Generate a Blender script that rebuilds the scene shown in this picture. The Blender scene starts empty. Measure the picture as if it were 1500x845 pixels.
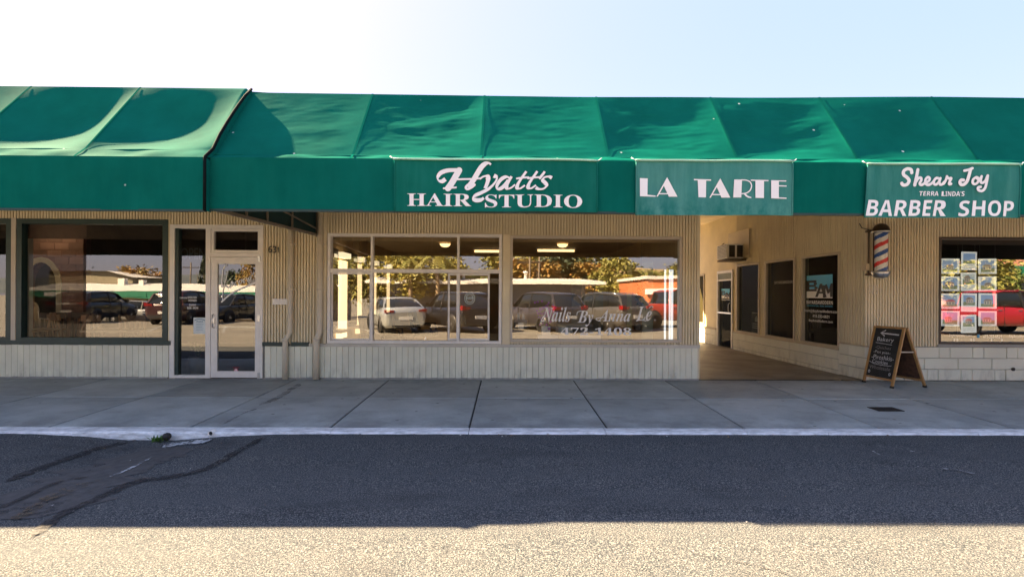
import bpy, bmesh, math, random
from mathutils import Vector, Matrix

scene = bpy.context.scene
COL = scene.collection
rnd = random.Random(7)
PI = math.pi

# ------------------------------------------------------------------ camera
CAM = Vector((0.0, -8.5, 1.40))
YAW = 0.01204
ROLL = 0.0053
FPX = 748.0
R_ = Vector((math.cos(YAW), -math.sin(YAW), 0))
F_ = Vector((math.sin(YAW), math.cos(YAW), 0))
U_ = Vector((0, 0, 1))
cam_data = bpy.data.cameras.new('camera')
cam_data.sensor_fit = 'HORIZONTAL'
cam_data.sensor_width = 36.0
cam_data.lens = FPX / 1500 * 36.0
cam_data.shift_y = 9.5 / 1500
cam_data.clip_start = 0.05
cam_data.clip_end = 6000
cam = bpy.data.objects.new('camera', cam_data)
COL.objects.link(cam)
ir = (R_ + ROLL * U_).normalized()
iu = (U_ - ROLL * R_).normalized()
cam.matrix_world = Matrix((
    (ir.x, iu.x, -F_.x, CAM.x),
    (ir.y, iu.y, -F_.y, CAM.y),
    (ir.z, iu.z, -F_.z, CAM.z),
    (0, 0, 0, 1)))
scene.camera = cam

# ------------------------------------------------------------------ light
SUN_AZ = math.radians(55)      # left of straight behind the building
SUN_EL = math.radians(39.9)
sdir = Vector((-math.sin(SUN_AZ) * math.cos(SUN_EL), math.cos(SUN_AZ) * math.cos(SUN_EL), math.sin(SUN_EL)))
sun_data = bpy.data.lights.new('sun', 'SUN')
sun_data.energy = 2.9
sun_data.angle = math.radians(0.55)
sun_data.color = (1.0, 0.75, 0.47)
sun = bpy.data.objects.new('sun', sun_data)
COL.objects.link(sun)
sun.rotation_euler = sdir.to_track_quat('Z', 'Y').to_euler()
sun.location = (-20, 30, 40)

world = bpy.data.worlds.new("World")
scene.world = world
world.use_nodes = True
wn = world.node_tree.nodes
wl = world.node_tree.links
bg = wn['Background']
sky = wn.new('ShaderNodeTexSky')
sky.sky_type = 'NISHITA'
sky.sun_disc = False
sky.sun_elevation = SUN_EL
sky.sun_rotation = -SUN_AZ
sky.altitude = 0
sky.air_density = 1.0
sky.dust_density = 1.6
sky.ozone_density = 1.5
gam = wn.new('ShaderNodeGamma')          # thin high haze: evens the sky out
gam.inputs[1].default_value = 0.09
wl.new(sky.outputs[0], gam.inputs[0])
hsv = wn.new('ShaderNodeHueSaturation')
hsv.inputs['Saturation'].default_value = 6.2
wl.new(gam.outputs[0], hsv.inputs['Color'])
tnt = wn.new('ShaderNodeMix'); tnt.data_type = 'RGBA'; tnt.blend_type = 'MULTIPLY'; tnt.inputs[0].default_value = 1.0
tnt.inputs[7].default_value = (1.0, .875, 1.0, 1)
wl.new(hsv.outputs[0], tnt.inputs[6])
wl.new(tnt.outputs[2], bg.inputs[0])
bg.inputs[1].default_value = 0.071

scene.view_settings.view_transform = 'Standard'
scene.view_settings.look = 'None'
scene.view_settings.gamma = 1.0
scene.view_settings.exposure = 4.06
scene.cycles.max_bounces = 8
scene.cycles.diffuse_bounces = 4
scene.cycles.glossy_bounces = 4
scene.cycles.transparent_max_bounces = 12
scene.cycles.sample_clamp_indirect = 8.0

# ------------------------------------------------------------------ pixel helpers (planning: where a seen point stands)
def ray(px, py):
    u = px - 750.0
    v = 432.0 - py
    ut = u - v * ROLL
    vt = v + u * ROLL
    return R_ * ut + U_ * vt + F_ * FPX

def on_y(px, py, Y=0.0):
    d = ray(px, py)
    t = (Y - CAM.y) / d.y
    return CAM.x + d.x * t, CAM.z + d.z * t

def on_x(px, py, X):
    d = ray(px, py)
    t = (X - CAM.x) / d.x
    return CAM.y + d.y * t, CAM.z + d.z * t

def on_z(px, py, Z):
    d = ray(px, py)
    t = (Z - CAM.z) / d.z
    return CAM.x + d.x * t, CAM.y + d.y * t

def wx(px, Y=0.0, py=432):
    return on_y(px, py, Y)[0]

def wz(py, px=741, Y=0.0):
    return on_y(px, py, Y)[1]

def mirx(px, Y):
    """X of a thing standing at (negative) Y that shows in the glass at px"""
    return wx(px, -Y)

# ------------------------------------------------------------------ mesh builder
class MB:
    def __init__(s):
        s.v = []; s.f = []; s.m = []; s.sm = []
    def quad(s, a, b, c, d, m=0, sm=False):
        n = len(s.v); s.v += [tuple(a), tuple(b), tuple(c), tuple(d)]
        s.f.append((n, n + 1, n + 2, n + 3)); s.m.append(m); s.sm.append(sm)
    def tri(s, a, b, c, m=0):
        n = len(s.v); s.v += [tuple(a), tuple(b), tuple(c)]
        s.f.append((n, n + 1, n + 2)); s.m.append(m); s.sm.append(False)
    def poly(s, pts, m=0):
        n = len(s.v); s.v += [tuple(p) for p in pts]
        s.f.append(tuple(range(n, n + len(pts)))); s.m.append(m); s.sm.append(False)
    def box(s, x0, x1, y0, y1, z0, z1, m=0):
        if x0 > x1: x0, x1 = x1, x0
        if y0 > y1: y0, y1 = y1, y0
        if z0 > z1: z0, z1 = z1, z0
        n = len(s.v)
        s.v += [(x0, y0, z0), (x1, y0, z0), (x1, y1, z0), (x0, y1, z0), (x0, y0, z1), (x1, y0, z1), (x1, y1, z1), (x0, y1, z1)]
        for q in ((0, 3, 2, 1), (4, 5, 6, 7), (0, 1, 5, 4), (1, 2, 6, 5), (2, 3, 7, 6), (3, 0, 4, 7)):
            s.f.append(tuple(n + i for i in q)); s.m.append(m); s.sm.append(False)
    def bar(s, a, b, w, h, m=0, up=(0, 0, 1)):
        """box from a to b, width w, height h"""
        a = Vector(a); b = Vector(b); d = (b - a).normalized(); up = Vector(up)
        x = d.cross(up)
        if x.length < 1e-4: x = d.cross(Vector((1, 0, 0)))
        x.normalize(); y = x.cross(d).normalized()
        n = len(s.v)
        for p in (a, b):
            for sx, sy in ((-1, -1), (1, -1), (1, 1), (-1, 1)):
                s.v.append(tuple(p + x * (sx * w / 2) + y * (sy * h / 2)))
        for q in ((0, 1, 2, 3), (7, 6, 5, 4), (0, 4, 5, 1), (1, 5, 6, 2), (2, 6, 7, 3), (3, 7, 4, 0)):
            s.f.append(tuple(n + i for i in q)); s.m.append(m); s.sm.append(False)
    def tube(s, pts, r, n=8, m=0, cap=True):
        pts = [Vector(p) for p in pts]
        rs = r if isinstance(r, (list, tuple)) else [r] * len(pts)
        k0 = len(s.v); prev = None
        for i, p in enumerate(pts):
            if i == 0: d = pts[1] - p
            elif i == len(pts) - 1: d = p - pts[i - 1]
            else: d = (pts[i + 1] - p).normalized() + (p - pts[i - 1]).normalized()
            d.normalize()
            ref = Vector((0, 0, 1)) if abs(d.z) < .9 else Vector((1, 0, 0))
            x = d.cross(ref).normalized() if prev is None else (prev - d * prev.dot(d)).normalized()
            prev = x; y = d.cross(x)
            for j in range(n):
                a = 2 * PI * j / n
                s.v.append(tuple(p + (x * math.cos(a) + y * math.sin(a)) * rs[i]))
        for i in range(len(pts) - 1):
            for j in range(n):
                a = k0 + i * n + j; b = k0 + i * n + (j + 1) % n
                s.f.append((a, b, b + n, a + n)); s.m.append(m); s.sm.append(True)
        if cap:
            s.f.append(tuple(k0 + j for j in reversed(range(n)))); s.m.append(m); s.sm.append(False)
            e = k0 + (len(pts) - 1) * n
            s.f.append(tuple(e + j for j in range(n))); s.m.append(m); s.sm.append(False)
    def lathe(s, prof, c=(0, 0, 0), n=16, m=0, axis='z'):
        k0 = len(s.v)
        for r, h in prof:
            for j in range(n):
                a = 2 * PI * j / n
                if axis == 'z': p = (c[0] + r * math.cos(a), c[1] + r * math.sin(a), c[2] + h)
                elif axis == 'y': p = (c[0] + r * math.cos(a), c[1] + h, c[2] + r * math.sin(a))
                else: p = (c[0] + h, c[1] + r * math.cos(a), c[2] + r * math.sin(a))
                s.v.append(p)
        for i in range(len(prof) - 1):
            for j in range(n):
                a = k0 + i * n + j; b = k0 + i * n + (j + 1) % n
                s.f.append((a, b, b + n, a + n)); s.m.append(m); s.sm.append(True)
    def grid(s, fn, nu, nv, m=0, sm=True):
        k0 = len(s.v)
        for j in range(nv + 1):
            for i in range(nu + 1):
                s.v.append(tuple(fn(i / nu, j / nv)))
        for j in range(nv):
            for i in range(nu):
                a = k0 + j * (nu + 1) + i
                s.f.append((a, a + 1, a + nu + 2, a + nu + 1)); s.m.append(m); s.sm.append(sm)
    def prism(s, poly, fn, d, m=0):
        """poly: 2D points, fn maps (a,b)->Vector, d: depth vector"""
        d = Vector(d); n = len(poly)
        fr = [Vector(fn(a, b)) for a, b in poly]; bk = [p + d for p in fr]
        k = len(s.v); s.v += [tuple(p) for p in fr + bk]
        s.f.append(tuple(range(k, k + n))); s.m.append(m); s.sm.append(False)
        s.f.append(tuple(k + n + i for i in reversed(range(n)))); s.m.append(m); s.sm.append(False)
        for i in range(n):
            j = (i + 1) % n
            s.f.append((k + i, k + n + i, k + n + j, k + j)); s.m.append(m); s.sm.append(False)
    def mesh(s, name, mats):
        me = bpy.data.meshes.new(name)
        me.from_pydata(s.v, [], s.f)
        if not isinstance(mats, (list, tuple)): mats = [mats]
        for mt in mats: me.materials.append(mt)
        me.polygons.foreach_set('material_index', s.m)
        me.polygons.foreach_set('use_smooth', s.sm)
        bm = bmesh.new(); bm.from_mesh(me)
        bmesh.ops.recalc_face_normals(bm, faces=bm.faces)
        bm.to_mesh(me); bm.free()
        me.update()
        return me
    def build(s, name, mats, parent=None, loc=None, stuff=False):
        o = bpy.data.objects.new(name, s.mesh(name, mats))
        COL.objects.link(o)
        if parent is not None: o.parent = parent
        if loc is not None: o.location = loc
        if stuff: o['kind'] = 'stuff'
        return o

def link_mesh(name, me, parent=None, loc=(0, 0, 0), rot=None):
    o = bpy.data.objects.new(name, me); COL.objects.link(o)
    if parent is not None: o.parent = parent
    o.location = loc
    if rot is not None: o.rotation_euler = rot
    return o

def tag(o, label, cat, group=None):
    o['label'] = label; o['category'] = cat
    if group: o['group'] = group
    return o

def thing(name, label, cat, loc=(0, 0, 0), rz=0.0, group=None):
    o = bpy.data.objects.new(name, None); COL.objects.link(o)
    o.empty_display_size = .2
    o.location = loc; o.rotation_euler = (0, 0, rz)
    return tag(o, label, cat, group)

def part(name, parent, loc=(0, 0, 0)):
    o = bpy.data.objects.new(name, None); COL.objects.link(o); o.parent = parent; o.location = loc
    return o

def struct(o):
    o['kind'] = 'structure'; return o

def copy_tree(o, parent=None):
    c = o.copy(); COL.objects.link(c)
    if parent is not None: c.parent = parent
    for ch in list(o.children): copy_tree(ch, c)
    return c

# ------------------------------------------------------------------ materials
def nd(nt, t, **kw):
    n = nt.nodes.new(t)
    for k, v in kw.items(): setattr(n, k, v)
    return n

def mixc(nt, fac, a, b, mode='MIX'):
    n = nd(nt, 'ShaderNodeMix', data_type='RGBA', blend_type=mode)
    L = nt.links
    for sock, val in ((n.inputs[0], fac), (n.inputs[6], a), (n.inputs[7], b)):
        if hasattr(val, 'is_linked'): L.new(val, sock)
        elif isinstance(val, (int, float)): sock.default_value = val
        else: sock.default_value = (*val[:3], 1)
    return n.outputs[2]

def noise(nt, vec, scale, detail=4, rough=.55):
    n = nd(nt, 'ShaderNodeTexNoise'); n.inputs['Scale'].default_value = scale
    n.inputs['Detail'].default_value = detail; n.inputs['Roughness'].default_value = rough
    nt.links.new(vec, n.inputs['Vector']); return n.outputs['Fac']

def ramp(nt, fac, stops):
    n = nd(nt, 'ShaderNodeValToRGB'); e = n.color_ramp.elements
    while len(e) < len(stops): e.new(.5)
    for el, (p, c) in zip(e, stops):
        el.position = p; el.color = (c, c, c, 1) if isinstance(c, (int, float)) else (*c[:3], 1)
    nt.links.new(fac, n.inputs[0]); return n.outputs[0]

def mapping(nt, vec, scale=(1, 1, 1), loc=(0, 0, 0)):
    n = nd(nt, 'ShaderNodeMapping'); n.inputs['Scale'].default_value = scale; n.inputs['Location'].default_value = loc
    nt.links.new(vec, n.inputs['Vector']); return n.outputs[0]

def M(name, col, rough=.6, metal=0.0, var=.12, scale=3.0, bump=0.0, bscale=60.0, orand=0.0, spec=.5,
      dirt=None, dirt_amt=0.0, dirt_scale=1.2, emit=None, estr=0.0, coat=0.0, stretch=(1, 1, 1), splash=None, streak=None):
    m = bpy.data.materials.new(name); m.use_nodes = True
    nt = m.node_tree; L = nt.links; b = nt.nodes['Principled BSDF']
    b.inputs['Roughness'].default_value = rough; b.inputs['Metallic'].default_value = metal
    b.inputs['Specular IOR Level'].default_value = spec
    if coat: b.inputs['Coat Weight'].default_value = coat
    pos = nd(nt, 'ShaderNodeNewGeometry').outputs['Position']
    vec = mapping(nt, pos, stretch)
    c = mixc(nt, 0.0, col, col)
    if var:
        f = noise(nt, vec, scale, 5, .6)
        lo = tuple(x * (1 - var) for x in col); hi = tuple(min(1, x * (1 + var)) for x in col)
        f2 = ramp(nt, f, [(.3, 0.0), (.7, 1.0)])
        c = mixc(nt, f2, lo, hi)
    if orand:
        oi = nd(nt, 'ShaderNodeObjectInfo').outputs['Random']
        r2 = ramp(nt, oi, [(0, 1 - orand), (1, 1 + orand * .5)])
        c = mixc(nt, 1.0, c, r2, 'MULTIPLY')
    if dirt is not None:
        f = noise(nt, vec, dirt_scale, 6, .65)
        f = ramp(nt, f, [(.5 - .12, 0.0), (.5 + .2, dirt_amt)])
        c = mixc(nt, f, c, dirt)
    if splash:      # mud splashed up from the pavement: (colour, height)
        sp = nd(nt, 'ShaderNodeSeparateXYZ'); L.new(pos, sp.inputs[0])
        hm = nd(nt, 'ShaderNodeMapRange'); hm.inputs[1].default_value = splash[1]; hm.inputs[2].default_value = 0.0; L.new(sp.outputs[2], hm.inputs[0])
        q = nd(nt, 'ShaderNodeMath', operation='MULTIPLY'); L.new(hm.outputs[0], q.inputs[0]); L.new(ramp(nt, noise(nt, mapping(nt, pos, (3, 3, 1.2)), 2.2, 6, .7), [(.46, 0), (.68, .6)]), q.inputs[1])
        c = mixc(nt, q.outputs[0], c, splash[0])
    if streak:      # rain streaks running down
        c = mixc(nt, ramp(nt, noise(nt, mapping(nt, pos, (7, 7, .35)), 1.0, 6, .7), [(.58, 0), (.76, .38)]), c, streak)
    L.new(c, b.inputs['Base Color'])
    if bump:
        f = noise(nt, pos, bscale, 3, .6)
        bn = nd(nt, 'ShaderNodeBump'); bn.inputs['Strength'].default_value = bump; bn.inputs['Distance'].default_value = .01
        L.new(f, bn.inputs['Height']); L.new(bn.outputs[0], b.inputs['Normal'])
    if emit is not None:
        b.inputs['Emission Color'].default_value = (*emit, 1); b.inputs['Emission Strength'].default_value = estr
    return m

def glass(name, refl=.30, tint=(.85, .88, .86), graze=.95):
    m = bpy.data.materials.new(name); m.use_nodes = True
    nt = m.node_tree; L = nt.links; nt.nodes.remove(nt.nodes['Principled BSDF'])
    out = nt.nodes['Material Output']
    tr = nd(nt, 'ShaderNodeBsdfTransparent'); tr.inputs[0].default_value = (*tint, 1)
    gl = nd(nt, 'ShaderNodeBsdfGlossy'); gl.inputs['Roughness'].default_value = 0.0
    gl.inputs['Color'].default_value = (1, 1, 1, 1)
    pos = nd(nt, 'ShaderNodeNewGeometry').outputs['Position']
    f = noise(nt, pos, 1.3, 1, .4)
    bn = nd(nt, 'ShaderNodeBump'); bn.inputs['Strength'].default_value = .012; bn.inputs['Distance'].default_value = .1
    L.new(f, bn.inputs['Height']); L.new(bn.outputs[0], gl.inputs['Normal'])
    lw = nd(nt, 'ShaderNodeLayerWeight'); lw.inputs['Blend'].default_value = .25
    mp = nd(nt, 'ShaderNodeMapRange'); mp.inputs[3].default_value = refl; mp.inputs[4].default_value = graze
    L.new(lw.outputs['Facing'], mp.inputs[0])
    pw = nd(nt, 'ShaderNodeMath', operation='POWER'); pw.inputs[1].default_value = 3.0
    L.new(lw.outputs['Facing'], pw.inputs[0]); L.new(pw.outputs[0], mp.inputs[0])
    mx = nd(nt, 'ShaderNodeMixShader'); L.new(mp.outputs[0], mx.inputs[0]); L.new(tr.outputs[0], mx.inputs[1]); L.new(gl.outputs[0], mx.inputs[2])
    L.new(mx.outputs[0], out.inputs[0])
    return m

# ------------------------------------------------------------------ lettering
def uni(s, U, l, d=None):
    r = ''
    for ch in s:
        if 'A' <= ch <= 'Z': r += chr(U + ord(ch) - 65)
        elif 'a' <= ch <= 'z': r += chr(l + ord(ch) - 97)
        elif d and '0' <= ch <= '9': r += chr(d + ord(ch) - 48)
        else: r += ch
    return r
def serif(s): return uni(s, 0x1D400, 0x1D41A, 0x1D7CE)
def bital(s): return uni(s, 0x1D468, 0x1D482)
def sansb(s): return uni(s, 0x1D5D4, 0x1D5EE, 0x1D7EC)
def sansbi(s): return uni(s, 0x1D63C, 0x1D656, 0x1D7EC)
def script(s): return uni(s, 0x1D4D0, 0x1D4EA)
def fraktur(s): return uni(s, 0x1D56C, 0x1D586)

def text_tris(body, res=3, spacing=1.0):
    cu = bpy.data.curves.new('tmp', 'FONT'); cu.body = body; cu.size = 1; cu.resolution_u = res
    cu.space_character = spacing
    o = bpy.data.objects.new('tmp', cu); COL.objects.link(o)
    dg = bpy.context.evaluated_depsgraph_get(); dg.update()
    me = bpy.data.meshes.new_from_object(o.evaluated_get(dg))
    v = [(p.co.x, p.co.y) for p in me.vertices]; f = [tuple(p.vertices) for p in me.polygons]
    bpy.data.objects.remove(o); bpy.data.curves.remove(cu); bpy.data.meshes.remove(me)
    return v, f

def add_text(mb, body, rect, fn, shear=0.0, res=3, spacing=1.0, m=0, rise=0.0):
    """fit the text into rect (a0,a1,b0,b1) of a plane; fn(a,b)->point"""
    v, f = text_tris(body, res, spacing)
    v = [(x + y * shear, y) for x, y in v]
    xs = [p[0] for p in v]; ys = [p[1] for p in v]
    x0, x1, y0, y1 = min(xs), max(xs), min(ys), max(ys)
    a0, a1, b0, b1 = rect
    n = len(mb.v)
    for x, y in v:
        t = (x - x0) / (x1 - x0)
        mb.v.append(tuple(fn(a0 + t * (a1 - a0), b0 + (y - y0) / (y1 - y0) * (b1 - b0) + rise * t)))
    for q in f:
        mb.f.append(tuple(n + i for i in q)); mb.m.append(m); mb.sm.append(False)

def spline(pts, k=6):
    out = []
    P = [pts[0]] + list(pts) + [pts[-1]]
    for i in range(1, len(P) - 2):
        p0, p1, p2, p3 = P[i - 1], P[i], P[i + 1], P[i + 2]
        for j in range(k):
            t = j / k
            out.append(tuple(.5 * ((2 * p1[d]) + (-p0[d] + p2[d]) * t + (2 * p0[d] - 5 * p1[d] + 4 * p2[d] - p3[d]) * t * t + (-p0[d] + 3 * p1[d] - 3 * p2[d] + p3[d]) * t ** 3) for d in (0, 1)))
    out.append(tuple(pts[-1])); return out

def pen(mb, pts, w, fn0, nib=None, thin=.25, smooth=True, m=0, nrm=(0, -1, 0)):
    """stroke in a plane: a round pen (nib None) or a broad nib held at an angle (degrees)"""
    nrm = Vector(nrm); mb.k = getattr(mb, 'k', 0) + 1
    lift = nrm * (mb.k * .0006)
    fn = lambda a, b: Vector(fn0(a, b)) + lift
    P = spline(pts) if smooth and len(pts) > 2 else [tuple(p) for p in pts]
    n0 = len(mb.v); L = len(P)
    for i, p in enumerate(P):
        a = P[max(0, i - 1)]; b = P[min(L - 1, i + 1)]
        dx, dy = b[0] - a[0], b[1] - a[1]; l = math.hypot(dx, dy) or 1
        nx, ny = -dy / l, dx / l
        h = w / 2
        if nib is not None:
            ang = math.atan2(dy, dx) - math.radians(nib)
            h *= max(thin, abs(math.sin(ang)))
        mb.v.append(tuple(fn(p[0] + nx * h, p[1] + ny * h))); mb.v.append(tuple(fn(p[0] - nx * h, p[1] - ny * h)))
    for i in range(L - 1):
        a = n0 + 2 * i
        mb.f.append((a, a + 1, a + 3, a + 2)); mb.m.append(m); mb.sm.append(False)
    if nib is None:
        for i in (0, L - 1):
            mb.k += 1; lift = nrm * (mb.k * .0006)
            c = P[i]; q = [fn(c[0] + w / 2 * math.cos(t * PI / 5), c[1] + w / 2 * math.sin(t * PI / 5)) for t in range(10)]
            mb.poly(q, m)

# ================================================================== MATERIALS OF THE SETTING
def asphalt_mat():
    m = bpy.data.materials.new('asphalt'); m.use_nodes = True
    nt = m.node_tree; L = nt.links; b = nt.nodes['Principled BSDF']
    pos = nd(nt, 'ShaderNodeNewGeometry').outputs['Position']
    big = noise(nt, pos, .45, 5, .6); mid = noise(nt, pos, 3.0, 5, .6); fine = noise(nt, pos, 75, 3, .75); grit = noise(nt, pos, 115, 2, .6)
    c = mixc(nt, ramp(nt, big, [(.35, 0.0), (.68, 1.0)]), (.029, .036, .043), (.046, .053, .058))
    c = mixc(nt, ramp(nt, mid, [(.4, 0.0), (.75, .55)]), c, (.07, .07, .068))
    c = mixc(nt, ramp(nt, fine, [(.40, 0.0), (.64, .75)]), c, (.125, .135, .138))
    c = mixc(nt, ramp(nt, grit, [(.55, 0.0), (.65, .9)]), c, (.28, .265, .24))
    c = mixc(nt, ramp(nt, grit, [(.33, .8), (.45, 0.0)]), c, (.012, .014, .017))
    tw = noise(nt, mapping(nt, pos, (.10, 1.7, 1), (0, 3, 0)), 1.3, 5, .6)
    c = mixc(nt, ramp(nt, tw, [(.5, 0.0), (.72, .5)]), c, (.088, .094, .096))
    st = noise(nt, mapping(nt, pos, (.55, 1.1, 1), (2, 0, 0)), 1.6, 6, .7)
    c = mixc(nt, ramp(nt, st, [(.54, 0.0), (.72, .45)]), c, (.022, .024, .027))
    L.new(c, b.inputs['Base Color'])
    b.inputs['Roughness'].default_value = .95; b.inputs['Specular IOR Level'].default_value = .08
    ad = nd(nt, 'ShaderNodeMath', operation='ADD'); L.new(fine, ad.inputs[0]); L.new(grit, ad.inputs[1])
    bn = nd(nt, 'ShaderNodeBump'); bn.inputs['Strength'].default_value = .6; bn.inputs['Distance'].default_value = .010
    L.new(ad.outputs[0], bn.inputs['Height']); L.new(bn.outputs[0], b.inputs['Normal'])
    return m

def concrete_mat():
    m = bpy.data.materials.new('pavement_concrete'); m.use_nodes = True
    nt = m.node_tree; L = nt.links; b = nt.nodes['Principled BSDF']
    pos = nd(nt, 'ShaderNodeNewGeometry').outputs['Position']
    big = noise(nt, pos, 1.1, 7, .65); mid = noise(nt, mapping(nt, pos, (1, 1.6, 1), (3, 1, 0)), 2.6, 6, .65); fine = noise(nt, pos, 70, 3, .7)
    c = mixc(nt, ramp(nt, big, [(.36, 0.0), (.66, 1.0)]), (.33, .365, .355), (.50, .54, .52))
    c = mixc(nt, ramp(nt, mid, [(.52, 0.0), (.72, .55)]), c, (.22, .225, .215))
    c = mixc(nt, ramp(nt, fine, [(.45, 0.0), (.75, .5)]), c, (.48, .47, .45))
    c = mixc(nt, ramp(nt, fine, [(.25, .5), (.42, 0.0)]), c, (.11, .11, .105))
    gv = nd(nt, 'ShaderNodeTexVoronoi'); gv.inputs['Scale'].default_value = 3.2; L.new(pos, gv.inputs['Vector'])
    c = mixc(nt, ramp(nt, gv.outputs['Distance'], [(.05, .75), (.085, 0)]), c, (.09, .088, .085))
    sx = nd(nt, 'ShaderNodeSeparateXYZ'); L.new(pos, sx.inputs[0])          # splash dirt by the kerb and along the wall
    e1 = nd(nt, 'ShaderNodeMapRange'); e1.inputs[1].default_value = -2.0; e1.inputs[2].default_value = -2.9; L.new(sx.outputs[1], e1.inputs[0])
    e2 = nd(nt, 'ShaderNodeMapRange'); e2.inputs[1].default_value = -.45; e2.inputs[2].default_value = -.02; L.new(sx.outputs[1], e2.inputs[0])
    ed = nd(nt, 'ShaderNodeMath', operation='MAXIMUM'); L.new(e1.outputs[0], ed.inputs[0]); L.new(e2.outputs[0], ed.inputs[1])
    em = nd(nt, 'ShaderNodeMath', operation='MULTIPLY'); L.new(ed.outputs[0], em.inputs[0]); L.new(ramp(nt, noise(nt, pos, 2.0, 6, .7), [(.36, 0), (.60, .9)]), em.inputs[1])
    c = mixc(nt, em.outputs[0], c, (.19, .20, .193))
    oi = nd(nt, 'ShaderNodeObjectInfo').outputs['Random']
    c = mixc(nt, 1.0, c, ramp(nt, oi, [(0, .82), (1, 1.08)]), 'MULTIPLY')
    L.new(c, b.inputs['Base Color'])
    b.inputs['Roughness'].default_value = .72
    bn = nd(nt, 'ShaderNodeBump'); bn.inputs['Strength'].default_value = .35; bn.inputs['Distance'].default_value = .006
    L.new(fine, bn.inputs['Height']); L.new(bn.outputs[0], b.inputs['Normal'])
    return m

mt_asphalt = asphalt_mat()
mt_conc = concrete_mat()
mt_joint = M('joint_dirt', (.035, .035, .033), .95)
mt_kerbpaint = M('kerb_white_paint', (.84, .85, .85), .6, var=.1, scale=6, dirt=(.22, .22, .215), dirt_amt=.7, dirt_scale=8.0, bump=.3, stretch=(1, 3, 3))
mt_passage = M('passage_concrete', (.31, .26, .185), .55, var=.25, scale=1.3, bump=.15, dirt=(.06, .045, .03), dirt_amt=.6)
mt_rib = M('tan_wall_paint', (.76, .665, .45), .62, var=.05, scale=1.6, bump=.08, bscale=30, dirt=(.42, .34, .22), dirt_amt=.35, dirt_scale=.9, streak=(.48, .39, .25))
mt_plain = M('tan_plaster_paint', (.73, .62, .375), .65, var=.06, scale=2, bump=.1, bscale=40, dirt=(.36, .30, .19), dirt_amt=.4, dirt_scale=.8)
mt_board = M('pale_board_paint', (.80, .80, .64), .55, var=.05, scale=2.0, orand=.06, bump=.08, bscale=30, dirt=(.48, .45, .36), dirt_amt=.4, dirt_scale=1.4, splash=((.26, .24, .19), .30), streak=(.58, .54, .42))
mt_block = M('painted_block', (.79, .78, .63), .7, var=.07, scale=4, orand=.06, bump=.35, bscale=55, dirt=(.48, .45, .36), dirt_amt=.4, dirt_scale=2.0, splash=((.27, .25, .19), .28))
mt_mortar = M('block_mortar', (.30, .29, .25), .85, bump=.3)
mt_white = M('white_aluminium', (.84, .80, .73), .4, var=.03, spec=.5, dirt=(.5, .5, .48), dirt_amt=.3, dirt_scale=4)
mt_green_trim = M('dark_green_paint', (.022, .048, .043), .45, var=.15, scale=8)
mt_brown_trim = M('dark_bronze_trim', (.035, .026, .02), .4)
mt_beige_trim = M('beige_trim_paint', (.52, .46, .37), .5, var=.05)
mt_dark = M('dark_interior', (.022, .018, .016), .8)
mt_soffit = M('soffit_paint', (.74, .64, .46), .8, var=.1)
mt_roof = M('roof_gravel', (.35, .34, .32), .9)
mt_pipe = M('downpipe_paint', (.68, .61, .47), .5, var=.06, dirt=(.36, .31, .22), dirt_amt=.4, dirt_scale=3)
mt_black = M('black_plastic', (.012, .012, .012), .45)
mt_steel = M('brushed_steel', (.6, .6, .6), .3, metal=1.0, var=.05)
mt_chrome = M('chrome', (.8, .8, .8), .12, metal=1.0, var=0)
mt_letter = M('white_lettering', (.80, .79, .80), .6, var=.03)
mt_cream_letter = M('white_window_lettering', (.85, .85, .83), .6, var=.02)
G_PANE = glass('window_glass', .22, (.88, .89, .87))
G_DARK = glass('tinted_glass', .18, (.55, .58, .56))
G_PASS = glass('passage_glass', .012, (.30, .31, .30), .02)
G_LOWREFL = glass('low_reflect_glass', .02, (.85, .85, .82), .2)  # reflection turned down in this glass so the room behind shows

# ================================================================== GROUND
X_L, X_R = -12.6, 12.8
Y_FOLD, Y_TOP = -3.02, -2.17
Z_FOLD, Z_TOP, Z_VAL = 2.845, 3.895, 2.285
Y_KERB0, Y_KERB1 = -2.87, -3.03

def road_z(x, y):
    if y > -5.5: z = -.092 - .018 * (-3.0 - y)
    else: z = -.137 - .006 * min(10, -5.5 - y)
    z -= .075 * math.exp(-((x + 3.75) / .75) ** 2) * math.exp(-((y + 3.02) / .9) ** 2)
    if y < -20:                                            # the car park falls away to the shops opposite on that side
        k = max(0, min(1, (-8 - x) / 8)); t = max(0, min(1, (-20 - y) / 14)); z -= 1.15 * k * t
    return z

def road_build():
    mb = MB()
    xs = [-400, -150, -60, -40, -30, -24, -20, -16] + [-12 + .5 * i for i in range(49)] + [14, 20, 30, 60, 150, 400]
    ys = [400, 60, 20, 10.5, 8, 4, 0, -2.6, -2.95] + [-3.05 - .15 * i for i in range(16)] + [-5.5, -6, -7, -8.5, -11, -15, -20, -23, -26, -29, -32, -34, -38, -60, -150, -600, -2500]
    xs = sorted(set(xs))
    k = len(xs)
    for y in ys:
        for x in xs:
            z = road_z(x, y) if y < -2.9 else -.20
            mb.v.append((x, y, z))
    for j in range(len(ys) - 1):
        for i in range(k - 1):
            a = j * k + i
            mb.f.append((a, a + 1, a + k + 1, a + k)); mb.m.append(0); mb.sm.append(True)
    return struct(mb.build('road', mt_asphalt))
road = road_build()

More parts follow.
